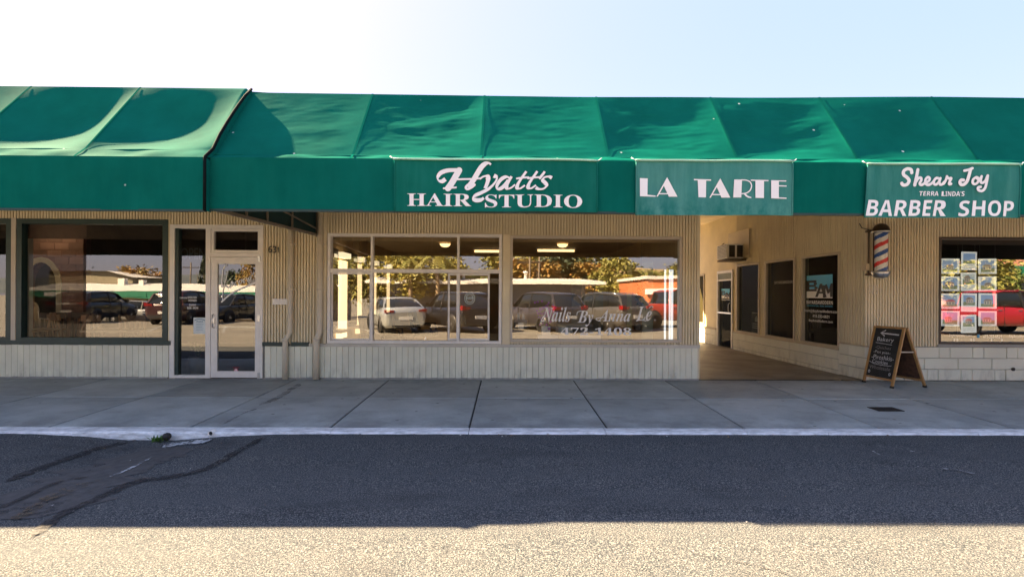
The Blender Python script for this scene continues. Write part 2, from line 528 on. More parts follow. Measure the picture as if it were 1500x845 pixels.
# pale car park sheet, added to bounce sun onto the shops, starting behind the photographer's lane
def car_park():
    xs = [-400, -150, -60, -40, -30, -24, -20, -16] + [-12 + 2 * i for i in range(13)] + [14, 20, 30, 60, 150, 400]
    ys = [-6.35, -8.5, -11, -15, -20, -23, -26, -29, -32, -34, -38, -60, -150, -600]
    s = MB(); k = len(xs)
    for y in ys:
        for x in xs: s.v.append((x, y, road_z(x, y) + .004))
    for j in range(len(ys) - 1):
        for i in range(k - 1):
            q = j * k + i; s.f.append((q, q + 1, q + k + 1, q + k)); s.m.append(0); s.sm.append(True)
    struct(s.build('car_park', M('pale_bounce_asphalt', (.185, .17, .14), .9, var=.22, scale=.6, dirt=(.10, .09, .075), dirt_amt=.5, dirt_scale=.8, bump=.3)))
car_park()

def cut_strip(name, pts, w, mat, dz=.004, seed=1, edge=.35):
    """a worn band lying on the road, with uneven edges"""
    r = random.Random(seed); mb = MB()
    P = spline(pts, 7); L = len(P); rows = []
    for i, p in enumerate(P):
        a = P[max(0, i - 1)]; b = P[min(L - 1, i + 1)]
        dx, dy = b[0] - a[0], b[1] - a[1]; l = math.hypot(dx, dy) or 1
        taper = min(1, (i + .4) / 3, (L - i - .6) / 3)
        h1 = w / 2 * (1 + edge * r.uniform(-1, 1)) * taper; h2 = w / 2 * (1 + edge * r.uniform(-1, 1)) * taper
        for h in (h1, -h2):
            x = p[0] - dy / l * h; y = p[1] + dx / l * h
            mb.v.append((x, y, road_z(x, y) + dz))
    for i in range(L - 1):
        a = 2 * i; mb.f.append((a, a + 1, a + 3, a + 2)); mb.m.append(0); mb.sm.append(True)
    return mb.build(name, mat)

def worn_mat(name, col, lo, hi, scale):
    m = M(name, col, .85, var=.3, scale=14, bump=.3)
    nt = m.node_tree; L = nt.links
    pos = nd(nt, 'ShaderNodeNewGeometry').outputs['Position']
    f = ramp(nt, noise(nt, pos, scale, 5, .7), [(lo, 0.0), (hi, 1.0)])
    L.new(f, nt.nodes['Principled BSDF'].inputs['Alpha'])
    return m
mt_tar = worn_mat('tar_seam', (.020, .021, .023), .36, .60, 15)
mt_patch = worn_mat('old_patch', (.060, .061, .062), .28, .40, 3)
mt_pale = worn_mat('pale_dried_paint', (.40, .42, .43), .44, .56, 7)
mt_scuff = worn_mat('pale_scuff', (.22, .22, .22), .46, .58, 12)
mt_leaf_litter = worn_mat('leaf_litter', (.10, .075, .045), .50, .60, 22)

def road_px(*pp):
    out = []
    for px, py in pp:
        x, y = on_z(px, py, -.12); z = road_z(x, y); out.append(on_z(px, py, z))
    return out
for i, (nm, pts, w, mt, dz) in enumerate([
    ('old_patch', [(40, 760), (110, 712), (190, 676), (270, 655)], .75, mt_patch, .004),
    ('tar_seam', road_px((45, 788), (95, 752), (150, 728), (200, 706), (255, 698), (300, 688), (345, 664), (385, 641)), .085, mt_tar, .008),
    ('tar_seam', road_px((10, 706), (45, 692), (100, 672), (150, 656), (200, 645)), .10, mt_tar, .008),
    ('tar_seam', road_px((-60, 760), (0, 745), (40, 728), (90, 706), (130, 700)), .05, mt_tar, .012),
    ('dried_paint_stain', road_px((238, 655), (262, 651), (290, 648), (306, 647)), .20, mt_pale, .012),
    ('dried_paint_stain', road_px((160, 700), (185, 690), (205, 680), (222, 670)), .03, mt_pale, .012),
    ('leaf_litter', road_px((20, 765), (60, 740), (95, 722), (135, 708)), .12, mt_leaf_litter, .016),
    ('tyre_scuff', road_px((1255, 655), (1275, 660), (1290, 668)), .025, mt_scuff, .012),
    ('tyre_scuff', road_px((1310, 655), (1330, 660), (1352, 667)), .03, mt_scuff, .012),
    ('tyre_scuff', road_px((1380, 688), (1405, 690), (1430, 696)), .04, mt_scuff, .012),
    ('road_crack', road_px((1000, 803), (1030, 815), (1070, 822), (1110, 830), (1160, 843)), .007, mt_tar, .006),
]):
    p = pts if not isinstance(pts[0][0], int) else road_px(*pts)
    o = cut_strip(nm, p, w, mt, dz, seed=i + 1)
    struct(o)

# ------------------------------------------------------------------ pavement: slabs on a dirt bed
def walk_z(y): return -.004 + .0205 * y
SL = 1.525
def walkway():
    mb = MB()
    mb.quad((X_L, .05, walk_z(.05) - .014), (X_R, .05, walk_z(.05) - .014), (X_R, Y_KERB0 - .005, walk_z(Y_KERB0) - .014), (X_L, Y_KERB0 - .005, walk_z(Y_KERB0) - .014))
    o = struct(mb.build('sidewalk', mt_joint))
    rows = [(.0, -1.386), (-1.396, Y_KERB0 + .006)]
    x0 = on_z(704, 560, 0)[0]
    r = random.Random(3)
    for ri, (ya, yb) in enumerate(rows):
        def slab_mesh():
            s = MB(); g = .0105; b = .007; w = SL / 2 - g
            L = []
            for (dx, y, dz) in ((w, ya, -b), (w - b, ya - b, 0)):
                pass
            za, zb = walk_z(ya), walk_z(yb)
            o4 = [(-w, ya), (w, ya), (w, yb), (-w, yb)]; i4 = [(-w + b, ya - b), (w - b, ya - b), (w - b, yb + b), (-w + b, yb + b)]
            k = len(s.v)
            for x, y in o4: s.v.append((x, y, walk_z(y) - .05))
            for x, y in o4: s.v.append((x, y, walk_z(y) - b))
            for x, y in i4: s.v.append((x, y, walk_z(y)))
            for q in range(4):
                e = (q + 1) % 4
                s.f += [(q, e, 4 + e, 4 + q), (4 + q, 4 + e, 8 + e, 8 + q)]
            s.f.append((8, 9, 10, 11)); s.m += [0] * 9; s.sm += [False] * 9
            return s.mesh('paving_slab', mt_conc)
        me = slab_mesh()
        for k in range(-9, 9):
            xc = x0 + (k + .5) * SL
            if xc - SL / 2 < X_L + .1 or xc + SL / 2 > X_R - .1: continue
            link_mesh('paving_slab', me, o, (xc, 0, r.uniform(-.0015, .0015)))
    return o
sidewalk = walkway()
mb = MB()   # pale scrape across one slab and a dark damp trail below the downpipe
def walk_px(*pp):
    out = []
    for px, py in pp:
        x, y = on_z(px, py, -.02); out.append(on_z(px, py, walk_z(y)))
    return out
def walk_strip(name, pts, w, mat, seed):
    o = cut_strip(name, pts, w, mat, 0, seed)
    for v in o.data.vertices: v.co.z = walk_z(v.co.y) + .006
    return struct(o)
mt_damp = worn_mat('damp_stain', (.15, .15, .14), .38, .75, 4)
walk_strip('pale_scrape', walk_px((327, 622), (345, 612), (362, 604), (377, 599)), .035, mt_scuff, 5)
walk_strip('damp_stain', walk_px((440, 561), (425, 572), (405, 584), (380, 594)), .10, mt_damp, 8)

# ------------------------------------------------------------------ kerb in cast lengths
def kerb():
    o = struct(part('kerb', None))
    xs = [X_L] + [on_z(p, 629, -.06)[0] for p in (-250, 110, 310, 486, 687, 886, 1090, 1206, 1420)] + [X_R]
    for a, b in zip(xs, xs[1:]):
        s = MB(); g = .004; n = max(2, int((b - a) / .12)); zt = walk_z(Y_KERB0) - .001
        r = random.Random(int(a * 100))
        prof0 = [(Y_KERB0 - .001, -.35), (Y_KERB0 - .001, zt - .004), (Y_KERB0 - .006, zt), (Y_KERB1 + .025, zt - .004), (Y_KERB1 + .008, zt - .010), (Y_KERB1, zt - .026), (Y_KERB1 - .004, -.35)]
        for i in range(n + 1):
            x = a + g + (b - a - 2 * g) * i / n; j = r.uniform(-.006, .006)
            for q, (y, z) in enumerate(prof0): s.v.append((x, y + (j if q in (3, 4, 5, 6) else 0), z + (r.uniform(-.003, .0) if q in (3, 4) else 0)))
        m = len(prof0)
        for i in range(n):
            for q in range(m - 1):
                k = i * m + q; s.f.append((k, k + 1, k + m + 1, k + m)); s.m.append(0); s.sm.append(False)
        s.f += [tuple(range(m)), tuple(reversed(range(n * m, n * m + m)))]; s.m += [0, 0]; s.sm += [False, False]
        s.build('kerb_stone', mt_kerbpaint, o)
    return o
kerb_o = kerb()
def kerb_pipe(px, py):
    x, z = on_y(px, py, Y_KERB1 - .01)
    s = MB(); s.lathe([(.0, .02), (.022, .02), (.022, -.012), (.031, -.014), (.031, .06)], (x, Y_KERB1 - .006, z), 14, axis='y')
    s.v[:]; 
    o = s.build('drain_pipe_end', [mt_white]); tag(o, 'small white drain pipe end poking out of the painted kerb', 'drain pipe')
    d = MB(); d.lathe([(.0, 0.0), (.0215, 0.0)], (x, Y_KERB1 - .010, z), 14, axis='y'); d.build('bore', mt_black, o)
kerb_pipe(309, 634.5)
def weed():
    x, y = on_z(238, 645, -.16); y = Y_KERB1 - .07; z = road_z(x, y)
    t = thing('gutter_weed', 'clump of bright green weeds growing in the gutter below the white kerb', 'weed', (x, y, z))
    s = MB(); r = random.Random(5)
    for i in range(60):
        a = r.uniform(0, 2 * PI); d = r.uniform(0, .07); l = r.uniform(.03, .07)
        p = Vector((d * math.cos(a) * 1.4, d * math.sin(a) * .5, r.uniform(0, .03))); q = Vector((r.uniform(-1, 1), r.uniform(-1, 1), r.uniform(.3, 1))).normalized() * l
        w = Vector((-q.y, q.x, 0)).normalized() * .009
        s.poly([p - w * .3, p + q * .5 - w, p + q, p + q * .5 + w])
    s.build('leaves', M('weed_leaf', (.07, .15, .02), .6, var=.3, scale=60), t)
    s = MB(); s.lathe([(.0, -.042), (.025, -.034), (.040, -.012), (.043, .0), (.040, .014), (.03, .03), (.0, .042)], (0, 0, .042), 14)
    o = s.build('ball', M('worn_dark_rubber', (.02, .017, .014), .7, var=.4, scale=30), None, (x + .075, y + .01, z + .02)); tag(o, 'small dark ball lying in the gutter beside the green weeds', 'ball')
weed()
# drain cover set in the pavement
def drain():
    a = [on_z(px, py, -.045) for px, py in ((1276, 596.5), (1303, 596), (1319, 602), (1291, 603))]
    x0 = min(p[0] for p in a); x1 = (a[1][0] + a[2][0]) / 2; y0 = a[2][1]; y1 = a[0][1]; cx = (a[0][0] + a[2][0]) / 2
    t = thing('drain_cover', 'square black drain cover set into the pavement', 'drain cover', (cx, (y0 + y1) / 2, walk_z((y0 + y1) / 2)))
    w = .165; h = (y1 - y0) / 2
    s = MB(); s.box(-w, w, -h, h, -.003, .006); s.build('rim', M('rusty_iron', (.02, .013, .009), .8, var=.4, scale=20), t)
    s = MB()
    for i in range(6): s.box(-w + .03, w - .03, -h + .02 + i * (2 * h - .04) / 6, -h + .02 + (i + .55) * (2 * h - .04) / 6, .0065, .0095)
    s.build('grating', M('black_iron', (.012, .010, .009), .7), t)
drain()

# blown leaves and grit gathered along the kerb and the foot of the walls
def litter():
    r = random.Random(21); s = MB()
    for k in range(260):
        q = r.random()
        if q < .55: x = r.uniform(-10, 10); y = Y_KERB1 - abs(r.gauss(.03, .05)); z = road_z(x, y) + .006; l = r.uniform(.006, .022)
        elif q < .8: x = r.uniform(-10, 10); y = -abs(r.gauss(.03, .04)) - .02; z = walk_z(y) + .005; l = r.uniform(.006, .018)
        else: x = r.uniform(-5, 9); y = r.uniform(-5.2, -3.1); z = road_z(x, y) + .006; l = r.uniform(.005, .014)
        a = r.uniform(0, 6.3); d = Vector((math.cos(a), math.sin(a), r.uniform(-.1, .25))) * l; e = Vector((-math.sin(a), math.cos(a), r.uniform(-.1, .3))) * l * .5; p = Vector((x, y, z + .004))
        s.poly([p - d, p + e, p + d, p - e], r.randrange(3))
    o = s.build('leaf_litter', [M('dry_leaf', (.20, .12, .05), .8), M('pale_chip', (.45, .44, .42), .8), M('dark_chip', (.03, .028, .025), .8)]); o['kind'] = 'stuff'
litter()

# ================================================================== THE SHOP ROW
bld = thing('shop_building', 'long single storey shop row with tan ribbed walls, pale board base and glass shop fronts', 'building')
XE = wx(1021)            # right end of the hair studio front
XC = wx(1268)            # corner of the right-hand shop
Z_SILL = wz(505)
Z_CEIL = 3.60
XA0, XA1 = X_L + .3, wx(17)
XB0, XB1 = wx(24.5), wx(246)
XD0, XD1 = wx(249.5), wx(385.5)
XS0, XS1 = wx(480), wx(735)
XN0, XN1 = wx(747), wx(999)
XW0, XW1 = wx(1375), X_R - .3
ZB0, ZB1 = wz(502, 135), wz(321, 135)
ZD1 = wz(329.5, 320)
ZS0, ZS1 = wz(503, 610), wz(342.5, 610)
ZN0, ZN1 = wz(501, 870), wz(346, 870)
ZW0, ZW1 = wz(504, 1440), wz(347.5, 1440)
OPEN_L = [(XA0, XA1, ZB0, ZB1), (XB0, XB1, ZB0, ZB1), (XD0, XD1, -.1, ZD1), (XS0, XS1, ZS0, ZS1), (XN0, XN1, ZN0, ZN1)]
OPEN_R = [(XW0, XW1, ZW0, ZW1)]
PIT = .0485

def rects(x0, x1, z0, z1, op):
    xs = sorted({x0, x1} | {e for o in op for e in o[:2] if x0 < e < x1}); out = []
    for a, b in zip(xs, xs[1:]):
        m = (a + b) / 2; z = z0
        for o in sorted([o for o in op if o[0] < m < o[1]], key=lambda o: o[2]):
            if o[2] > z: out.append((a, b, z, o[2]))
            z = max(z, o[3])
        if z < z1: out.append((a, b, z, z1))
    return out

def ribbed(mb, a0, a1, z0, z1, fn, phase=0.0, PIT=PIT):
    """trapezoid ribs; fn(a, depth, z) -> point"""
    prof = [(0, 0), (.58, 0), (.63, .034), (.94, .034), (1.0, 0)]
    k = math.floor((a0 - phase) / PIT); pts = []
    while k * PIT + phase < a1:
        for t, d in prof[:-1]:
            a = k * PIT + phase + t * PIT
            pts.append((a, d))
        k += 1
    pts.append((k * PIT + phase, 0))
    def dep(a):
        for (p, d), (q, e) in zip(pts, pts[1:]):
            if p <= a <= q: return d + (e - d) * (a - p) / max(1e-9, q - p)
        return 0
    pp = [(a0, dep(a0))] + [p for p in pts if a0 + 1e-5 < p[0] < a1 - 1e-5] + [(a1, dep(a1))]
    for (p, d), (q, e) in zip(pp, pp[1:]):
        mb.quad(fn(p, d, z0), fn(q, e, z0), fn(q, e, z1), fn(p, d, z1))

mb = MB()
for r in rects(X_L, XE, Z_SILL, Z_CEIL, OPEN_L): ribbed(mb, *r, lambda a, d, z: (a, d, z))
mb.box(XE - .004, XE + .045, -.006, .10, .02, Z_CEIL)
mb.build('ribbed_cladding', mt_rib, bld, stuff=True)
mb = MB()
for r in rects(XC, X_R, Z_SILL, Z_CEIL, OPEN_R): ribbed(mb, *r, lambda a, d, z: (a, d, z), XC)
mb.build('ribbed_cladding', mt_rib, bld, stuff=True)
# the wall core behind the cladding (keeps the rooms closed)
mb = MB()
for x0, x1, z0, z1 in rects(X_L, XE, -.1, Z_CEIL, OPEN_L): mb.box(x0, x1, .050, .13, z0, z1)
mb.build('wall_core', mt_plain, bld)
mb = MB()
for x0, x1, z0, z1 in rects(XC + .02, X_R, -.1, Z_CEIL, OPEN_R): mb.box(x0, x1, .050, .13, z0, z1)
mb.build('wall_core', mt_plain, bld)

# base boards, one by one
BW = .0985
s = MB()
w = BW / 2 - .0035
s.quad((-w, -.010, 0), (w, -.010, 0), (w, -.010, 1), (-w, -.010, 1))
s.quad((-w - .003, .012, 0), (-w, -.010, 0), (-w, -.010, 1), (-w - .003, .012, 1))
s.quad((w, -.010, 0), (w + .003, .012, 0), (w + .003, .012, 1), (w, -.010, 1))
board_me = s.mesh('board', mt_board)
x = X_L + BW; r = random.Random(2)
while x < XE - BW / 2 + .03:
    if not (XD0 - .05 < x < XD1 + .03):
        o = link_mesh('board', board_me, bld, (x, r.uniform(-.0015, .0015), .018 + r.uniform(-.004, .004))); o.scale = (1, 1, Z_SILL - .03 - .018)
    x += BW
mb = MB()
for a, b in ((X_L, XD0 - .03), (XD1 + .01, XE)):
    mb.box(a, b, .0125, .0195, .0, Z_SILL)            # groove backing
mb.build('board_backing', M('board_groove', (.30, .28, .235), .8), bld)
mb = MB(); mb.box(X_L, XD0 - .03, -.022, .012, -.03, .016); mb.box(XD1 + .01, XE + .03, -.022, .012, -.03, .016)
mb.build('base_strip', M('base_strip_grey', (.33, .325, .30), .8, var=.2, scale=8), bld)
# sills
def sill(a, b, z0, z1, mat, y=-.035):
    s = MB(); s.box(a, b, y, .05, z0, z1); s.box(a, b, y + .008, .0, z0 - .012, z0); return s.build('sill', mat, bld)
sill(X_L, wx(251.5), wz(506), wz(501), mt_green_trim)
sill(wx(385.8), wx(424), wz(507), wz(502.3), mt_green_trim)
sill(wx(428), wx(453), wz(507), wz(502.3), mt_green_trim)
sill(wx(453.5), wx(1025), wz(507.5), wz(504), M('pale_sill', (.55, .52, .44), .5), -.03)

# ------------------------------------------------------------------ windows
def frame(mb, x0, x1, z0, z1, w, y0, y1, m=0):
    mb.box(x0, x0 + w, y0, y1, z0, z1, m); mb.box(x1 - w, x1, y0, y1, z0, z1, m)
    mb.box(x0 + w, x1 - w, y0 + .001, y1 - .001, z1 - w, z1, m); mb.box(x0 + w, x1 - w, y0 + .001, y1 - .001, z0, z0 + w, m)
def pane(parent, x0, x1, z0, z1, y, mat=None):
    s = MB(); s.quad((x0, y, z0), (x1, y, z0), (x1, y, z1), (x0, y, z1)); return s.build('pane', mat or G_PANE, parent)
def window(x0, x1, z0, z1, w, fm, gm, y0=-.012, yg=.055, depth=.11):
    f = MB(); frame(f, x0 + .001, x1 - .001, z0, z1, w, y0, y0 + depth)
    o = f.build('window', fm, bld); pane(o, x0 + w, x1 - w, z0 + w, z1 - w, yg, gm); return o
WA = window(XA0, XA1, ZB0, ZB1, .085, mt_green_trim, G_DARK)
WB = window(XB0, XB1, ZB0, ZB1, .085, mt_green_trim, G_DARK)
for ch in list(WB.children): bpy.data.objects.remove(ch)
pane(WB, XB0 + .085, wx(122), ZB0 + .085, ZB1 - .085, .055, G_LOWREFL); pane(WB, wx(122) + .002, XB1 - .085, ZB0 + .085, ZB1 - .085, .055, G_DARK)
mb = MB(); mb.box(XA1 + .004, XB0 - .004, -.018, .10, ZB0, ZB1 + .01); mb.build('mullion_post', mt_beige_trim, bld)
# salon window, six lights, white frame
FW = .047
f = MB(); frame(f, XS0 + .001, XS1 - .001, ZS0, ZS1, FW, -.024, .10)
WS = f.build('window', mt_white, bld); WS['label'] = 'white framed window of six lights with sliding panes'
xm1, xm2 = wx(544.5), wx(671); zm = wz(397, 610)
def barx(x, z0, z1, w, y0=-.012, y1=.085, nm='mullion', par=None, mat=None):
    s = MB(); s.box(x - w / 2, x + w / 2, y0, y1, z0, z1); return s.build(nm, mat or mt_white, par or WS)
def barz(x0, x1, z, w, y0=-.014, y1=.08, nm='transom_bar', par=None, mat=None):
    s = MB(); s.box(x0, x1, y0, y1, z - w / 2, z + w / 2); return s.build(nm, mat or mt_white, par or WS)
barx(xm1, ZS0 + FW, zm - .033, .036); barx(xm1, zm + .033, ZS1 - FW, .036)
barx(xm2, ZS0 + FW, zm - .033, .05); barx(xm2, zm + .033, ZS1 - FW, .036)
barz(XS0 + FW, XS1 - FW, zm, .062)
zb, zt = ZS0 + FW, ZS1 - FW
for a, b in ((XS0 + FW, xm1 - .018), (xm1 + .018, xm2 - .018), (xm2 + .018, XS1 - FW)): pane(WS, a, b, zm + .031, zt, .05)
# lower lights: side sashes slide
def sash(x0, x1, w, y, gm):
    s = MB(); frame(s, x0, x1, zb + .004, zm - .035, w, y, y + .028); o = s.build('sash', mt_white, WS); pane(WS, x0 + w, x1 - w, zb + .004 + w, zm - .035 - w, y + .014, gm); return o
sash(XS0 + FW + .004, xm1 - .02, .022, .028, G_PANE)
pane(WS, xm1 + .018, wx(655), zb, zm - .031, .05, G_PANE)
sash(wx(655.5), wx(717), .03, .058, G_PANE)
pane(WS, wx(717.5), XS1 - FW, zb, zm - .031, .075, G_PASS)
# nail salon window
WN = window(XN0, XN1, ZN0, ZN1, .042, mt_beige_trim, G_PANE, -.008)
mb = MB(); mb.box(XS1 + .01, XN0 - .01, -.012, .02, ZS0 - .01, ZS1); mb.build('mullion_post', mt_rib, bld)
# right-hand shop window
WW = window(XW0, XW1, ZW0, ZW1, .032, mt_brown_trim, G_PANE, -.014)
mb = MB(); mb.box(XW0 - .02, X_R, -.022, .03, ZW0 - .045, ZW0 - .004); mb.build('sill', M('grey_sill', (.33, .32, .29), .6), bld)

fY = lambda y: (lambda a, b: (a, y, b))
def px_text(mb, body, px0, px1, py0, py1, y, shear=0.0, rise=0.0, **kw):
    x0, z1 = on_y(px0, py0, y); x1, z0 = on_y(px1, py1, y)
    add_text(mb, body, (x0, x1, z0, z1), fY(y), shear=shear, rise=rise, **kw)
# lettering on the nail salon glass
mb = MB()
for wd, a, b, t, c in (('Nails', 794, 836, 449.5, 471.5), ('By', 846, 869, 455, 478), ('Anna', 876, 924, 453.5, 471), ('Le', 932, 954.5, 449, 470)):
    px_text(mb, bital(wd), a, b, t, c, .050, shear=.12)
for p in ([(795, 470), (792, 470.5), (797, 462)], [(932, 470), (940, 468.5), (946, 470)], [(951, 451), (954, 448.5), (956.5, 450)], [(875, 469), (873, 466.5), (880, 465)], [(845, 461), (846, 457), (851, 455.5)]):
    pen(mb, [on_y(x, z, .050) for x, z in p], .012, fY(.049))
px_text(mb, serif('472-1408'), 821.5, 925, 479.5, 491, .050)
mb.build('lettering', mt_cream_letter, WN)
mb = MB()
px_text(mb, sansb('BayAreaModern.com'), 1390.5, 1424, 489, 494, .060); px_text(mb, sansb('415-233-6821'), 1440, 1467, 490, 495.5, .060)
px_text(mb, sansb('BayAreaModern.com'), 1478, 1516, 490, 496, .060)
mb.build('lettering', mt_cream_letter, WW)
mb = MB()
for px in (1377.5, 1403, 1407.5, 1428, 1432, 1458, 1473): mb.box(wx(px) - .012, wx(px) + .012, .060, .064, wz(500, 1440), wz(496.5, 1440))
mb.build('sticker', mt_cream_letter, WW)
mb = MB(); mb.box(wx(1436), wx(1439.5), .049, .051, wz(495, 1440), wz(490, 1440)); mb.build('sticker', M('blue_sticker', (.12, .42, .62), .5), WW)
mb = MB()   # round decal on the sliding pane
cx, cz = on_y(688, 437, .07)
for k, rr in enumerate((.085, .06)):
    pen(mb, [(cx + rr * math.cos(t * PI / 6), cz + rr * 1.1 * math.sin(t * PI / 6)) for t in range(13)], .010, fY(.068))
px_text(mb, sansb('HAIR'), 683, 693, 434.5, 438.5, .066)
mb.build('decal', M('pale_decal', (.55, .62, .55), .6), WS)

# ------------------------------------------------------------------ entrance of the restaurant
yd = -.02
mb = MB(); w = .055
mb.box(XD0, XD0 + .075, yd, .10, .004, ZD1); mb.box(XD1 - .045, XD1, yd, .10, .004, ZD1)
xm = wx(305.5)
mb.box(xm - .04, xm + .04, yd + .001, .10, .004, ZD1 - .06)
mb.box(XD0 + .075, XD1 - .045, yd + .002, .10, ZD1 - .06, ZD1)
mb.box(XD0 + .075, xm - .04, yd + .002, .10, .004, .05)
ztr = wz(373.5, 345)
mb.box(xm + .04, XD1 - .045, yd + .002, .10, ztr - .035, ztr + .035)
ENT = mb.build('entrance_frame', mt_white, bld)
sl0, sl1 = XD0 + .075, xm - .04
mb = MB(); mb.box(sl0, sl0 + .055, .0, .09, .05, ZD1 - .06); mb.build('side_strip', mt_green_trim, ENT)
pane(ENT, sl0 + .055, sl1, .05, ZD1 - .06, .045, G_DARK)
# transom light
a0, a1, b0, b1 = xm + .04, XD1 - .045, ztr + .035, ZD1 - .06
mb = MB(); frame(mb, a0 + .004, a1 - .004, b0 + .004, b1 - .004, .04, -.008, .05); mb.build('transom_frame', mt_white, ENT)
pane(ENT, a0 + .044, a1 - .044, b0 + .044, b1 - .044, .03, G_DARK)
# the door
d0, d1, e0, e1 = xm + .045, XD1 - .05, .012, ztr - .04
f = MB(); st = .105
f.box(d0, d0 + st, -.012, .034, e0, e1); f.box(d1 - .075, d1, -.012, .034, e0, e1)
f.box(d0 + st, d1 - .075, -.011, .033, e1 - .11, e1); f.box(d0 + st, d1 - .075, -.011, .033, e0, e0 + .105)
DOOR = f.build('door', mt_white, bld)
pane(DOOR, d0 + st, d1 - .075, e0 + .105, e1 - .11, .012, G_DARK)
h = MB(); hz = wz(470, 312); hx = d0 + .05
h.tube([(hx, -.014, hz + .11), (hx, -.055, hz + .10), (hx, -.062, hz), (hx, -.055, hz - .10), (hx, -.014, hz - .11)], .009, 8)
h.box(hx - .022, hx + .022, -.02, -.012, hz - .04, hz + .05); h.build('handle', mt_steel, DOOR)
h = MB(); zpb = wz(479, 345); h.box(d0 + st - .01, d1 - .06, .045, .075, zpb - .014, zpb + .014); h.build('push_bar', mt_steel, DOOR)
h = MB()
for zz in (wz(379, 381), wz(466, 381), wz(550, 381)): h.box(d1 - .03, d1 + .012, -.028, -.010, zz - .05, zz + .05)
h.build('hinge', mt_steel, DOOR)
h = MB(); cx, cz = on_y(345.5, 542.5, .005)
h.prism([(cx + .033 * math.cos(k * PI / 7), cz + .033 * math.sin(k * PI / 7)) for k in range(14)], fY(.008), (0, .002, 0), 0)
h.prism([(cx + .024 * math.cos(k * PI / 7), cz + .024 * math.sin(k * PI / 7)) for k in range(14)], fY(.006), (0, .0015, 0), 1)
h.box(cx - .016, cx + .016, .003, .0045, cz - .005, cz + .005, 0); h.box(cx - .05, cx + .05, .006, .008, cz + .045, cz + .053, 0)
h.build('round_sticker', [M('red_sticker', (.55, .05, .06), .5), mt_cream_letter], DOOR)
# restaurant name on the door glass (slanted, rising to the right)
mb = MB()
T = lambda *pp: [on_y(x, z, .006) for x, z in pp]
fd = fY(.004)
pen(mb, T((333, 388), (328, 392), (326, 402), (325, 414), (326, 421)), .05, fd, 60, .3)
pen(mb, T((326, 441), (327, 425), (331, 410), (334, 397)), .034, fd, 60, .35)
pen(mb, T((325, 442), (336, 432), (350, 424), (366, 417.5), (377, 412.5)), .024, fd)
pen(mb, T((329, 418), (336, 421), (341, 416), (339, 412)), .03, fd, 40)
x0, z0 = on_y(336, 421.5, .006); x1, z1 = on_y(377, 408.5, .006)
add_text(mb, bital("ococo's"), (x0, x1, z0, z0 + .125), fd, shear=.05, rise=(z1 - z0))
px_text(mb, bital('Restaurant'), 363, 380, 407, 417, .006, rise=.0)
mb.build('lettering', mt_cream_letter, DOOR)
mb = MB()
px_text(mb, sansb('OPEN FOR'), 275, 288, 434, 437, .038); px_text(mb, sansb('DINNER'), 276, 288, 438.5, 441.5, .038)
px_text(mb, sansb('CLOSED'), 277, 287, 445, 448, .038); px_text(mb, sansb('SUN - MON'), 274, 290, 449.5, 452.5, .038)
px_text(mb, sansb('OPEN'), 263, 274, 435, 437.5, .038)
mb.build('lettering', mt_cream_letter, ENT)
# unlit OPEN letters in tube behind the side light
mb = MB(); px_text(mb, 'OPEN', 265, 301, 363, 380, .12); 
o = mb.build('open_sign', M('unlit_tube', (.22, .21, .20), .4)); tag(o, 'unlit tube OPEN sign hanging behind the glass beside the restaurant door', 'sign')
# paper notice
def sheet(name, label, px0, px1, py0, py1, y, cols, cat, lines=()):
    x0, z1 = on_y(px0, py0, y); x1, z0 = on_y(px1, py1, y)
    t = thing(name, label, cat, ((x0 + x1) / 2, y, z0)); w = (x1 - x0) / 2; h = z1 - z0
    s = MB(); s.box(-w, w, -.001, .003, 0, h); s.build('paper', cols, t); return t, w, h
t, w, h = sheet('paper_notice', 'white printed notice taped inside the glass left of the restaurant door', 283.5, 302, 465, 489, .039, M('notice_paper', (.66, .74, .76), .7), 'notice')
s = MB(); add_text(s, sansb('PASS'), (-w * .5, w * .5, h * .70, h * .80), fY(-.003))
pen(s, [(-w * .8, h * .83), (-w * .3, h * .9), (w * .3, h * .9), (w * .8, h * .83)], .012, fY(-.003))
for k in range(5): s.box(-w * .6, w * (.6 - .1 * (k % 3)), -.003, -.002, h * (.6 - .09 * k), h * (.615 - .09 * k))
s.build('print', M('blue_print', (.10, .25, .38), .7), t)

# ------------------------------------------------------------------ right shop: block base, course by course
def block_mesh(w, h, d=.05):
    s = MB(); g = .004; b = .006; w2 = w / 2 - g
    o4 = [(-w2, g), (w2, g), (w2, h - g), (-w2, h - g)]; i4 = [(-w2 + b, g + b), (w2 - b, g + b), (w2 - b, h - g - b), (-w2 + b, h - g - b)]
    s.v += [(x, d, z) for x, z in o4] + [(x, b, z) for x, z in o4] + [(x, 0, z) for x, z in i4]
    for q in range(4):
        e = (q + 1) % 4; s.f += [(q, e, 4 + e, 4 + q), (4 + q, 4 + e, 8 + e, 8 + q)]
    s.f.append((8, 9, 10, 11)); s.m += [0] * 9; s.sm += [False] * 9
    return s.mesh('block', mt_block)
CH = (Z_SILL - .012) / 3
bm_ = {w: block_mesh(w, CH) for w in (.385, .188, .573)}
r = random.Random(4)
def course(k, widths, place, a0, a1, start):
    a = start; i = 0
    while a < a1:
        w = widths[i % len(widths)]; i += 1
        lo, hi = max(a, a0), min(a + w, a1)
        if hi - lo > .05:
            o = place(bm_[w], (lo + hi) / 2, .006 + k * CH)
            o.scale.x = (hi - lo) / w
        a += w
def place_f(me, a, z): return link_mesh('block', me, bld, (a, -.03 + r.uniform(-.002, .003), z))
xk = wx(1374)
course(2, (.188, .385), place_f, XC - .028, X_R, xk - .573 * 5)
course(1, (.573,), place_f, XC - .028, X_R, wx(1402) - .573 * 6)
course(0, (.385, .188), place_f, XC - .028, X_R, wx(1373) - .573 * 5)
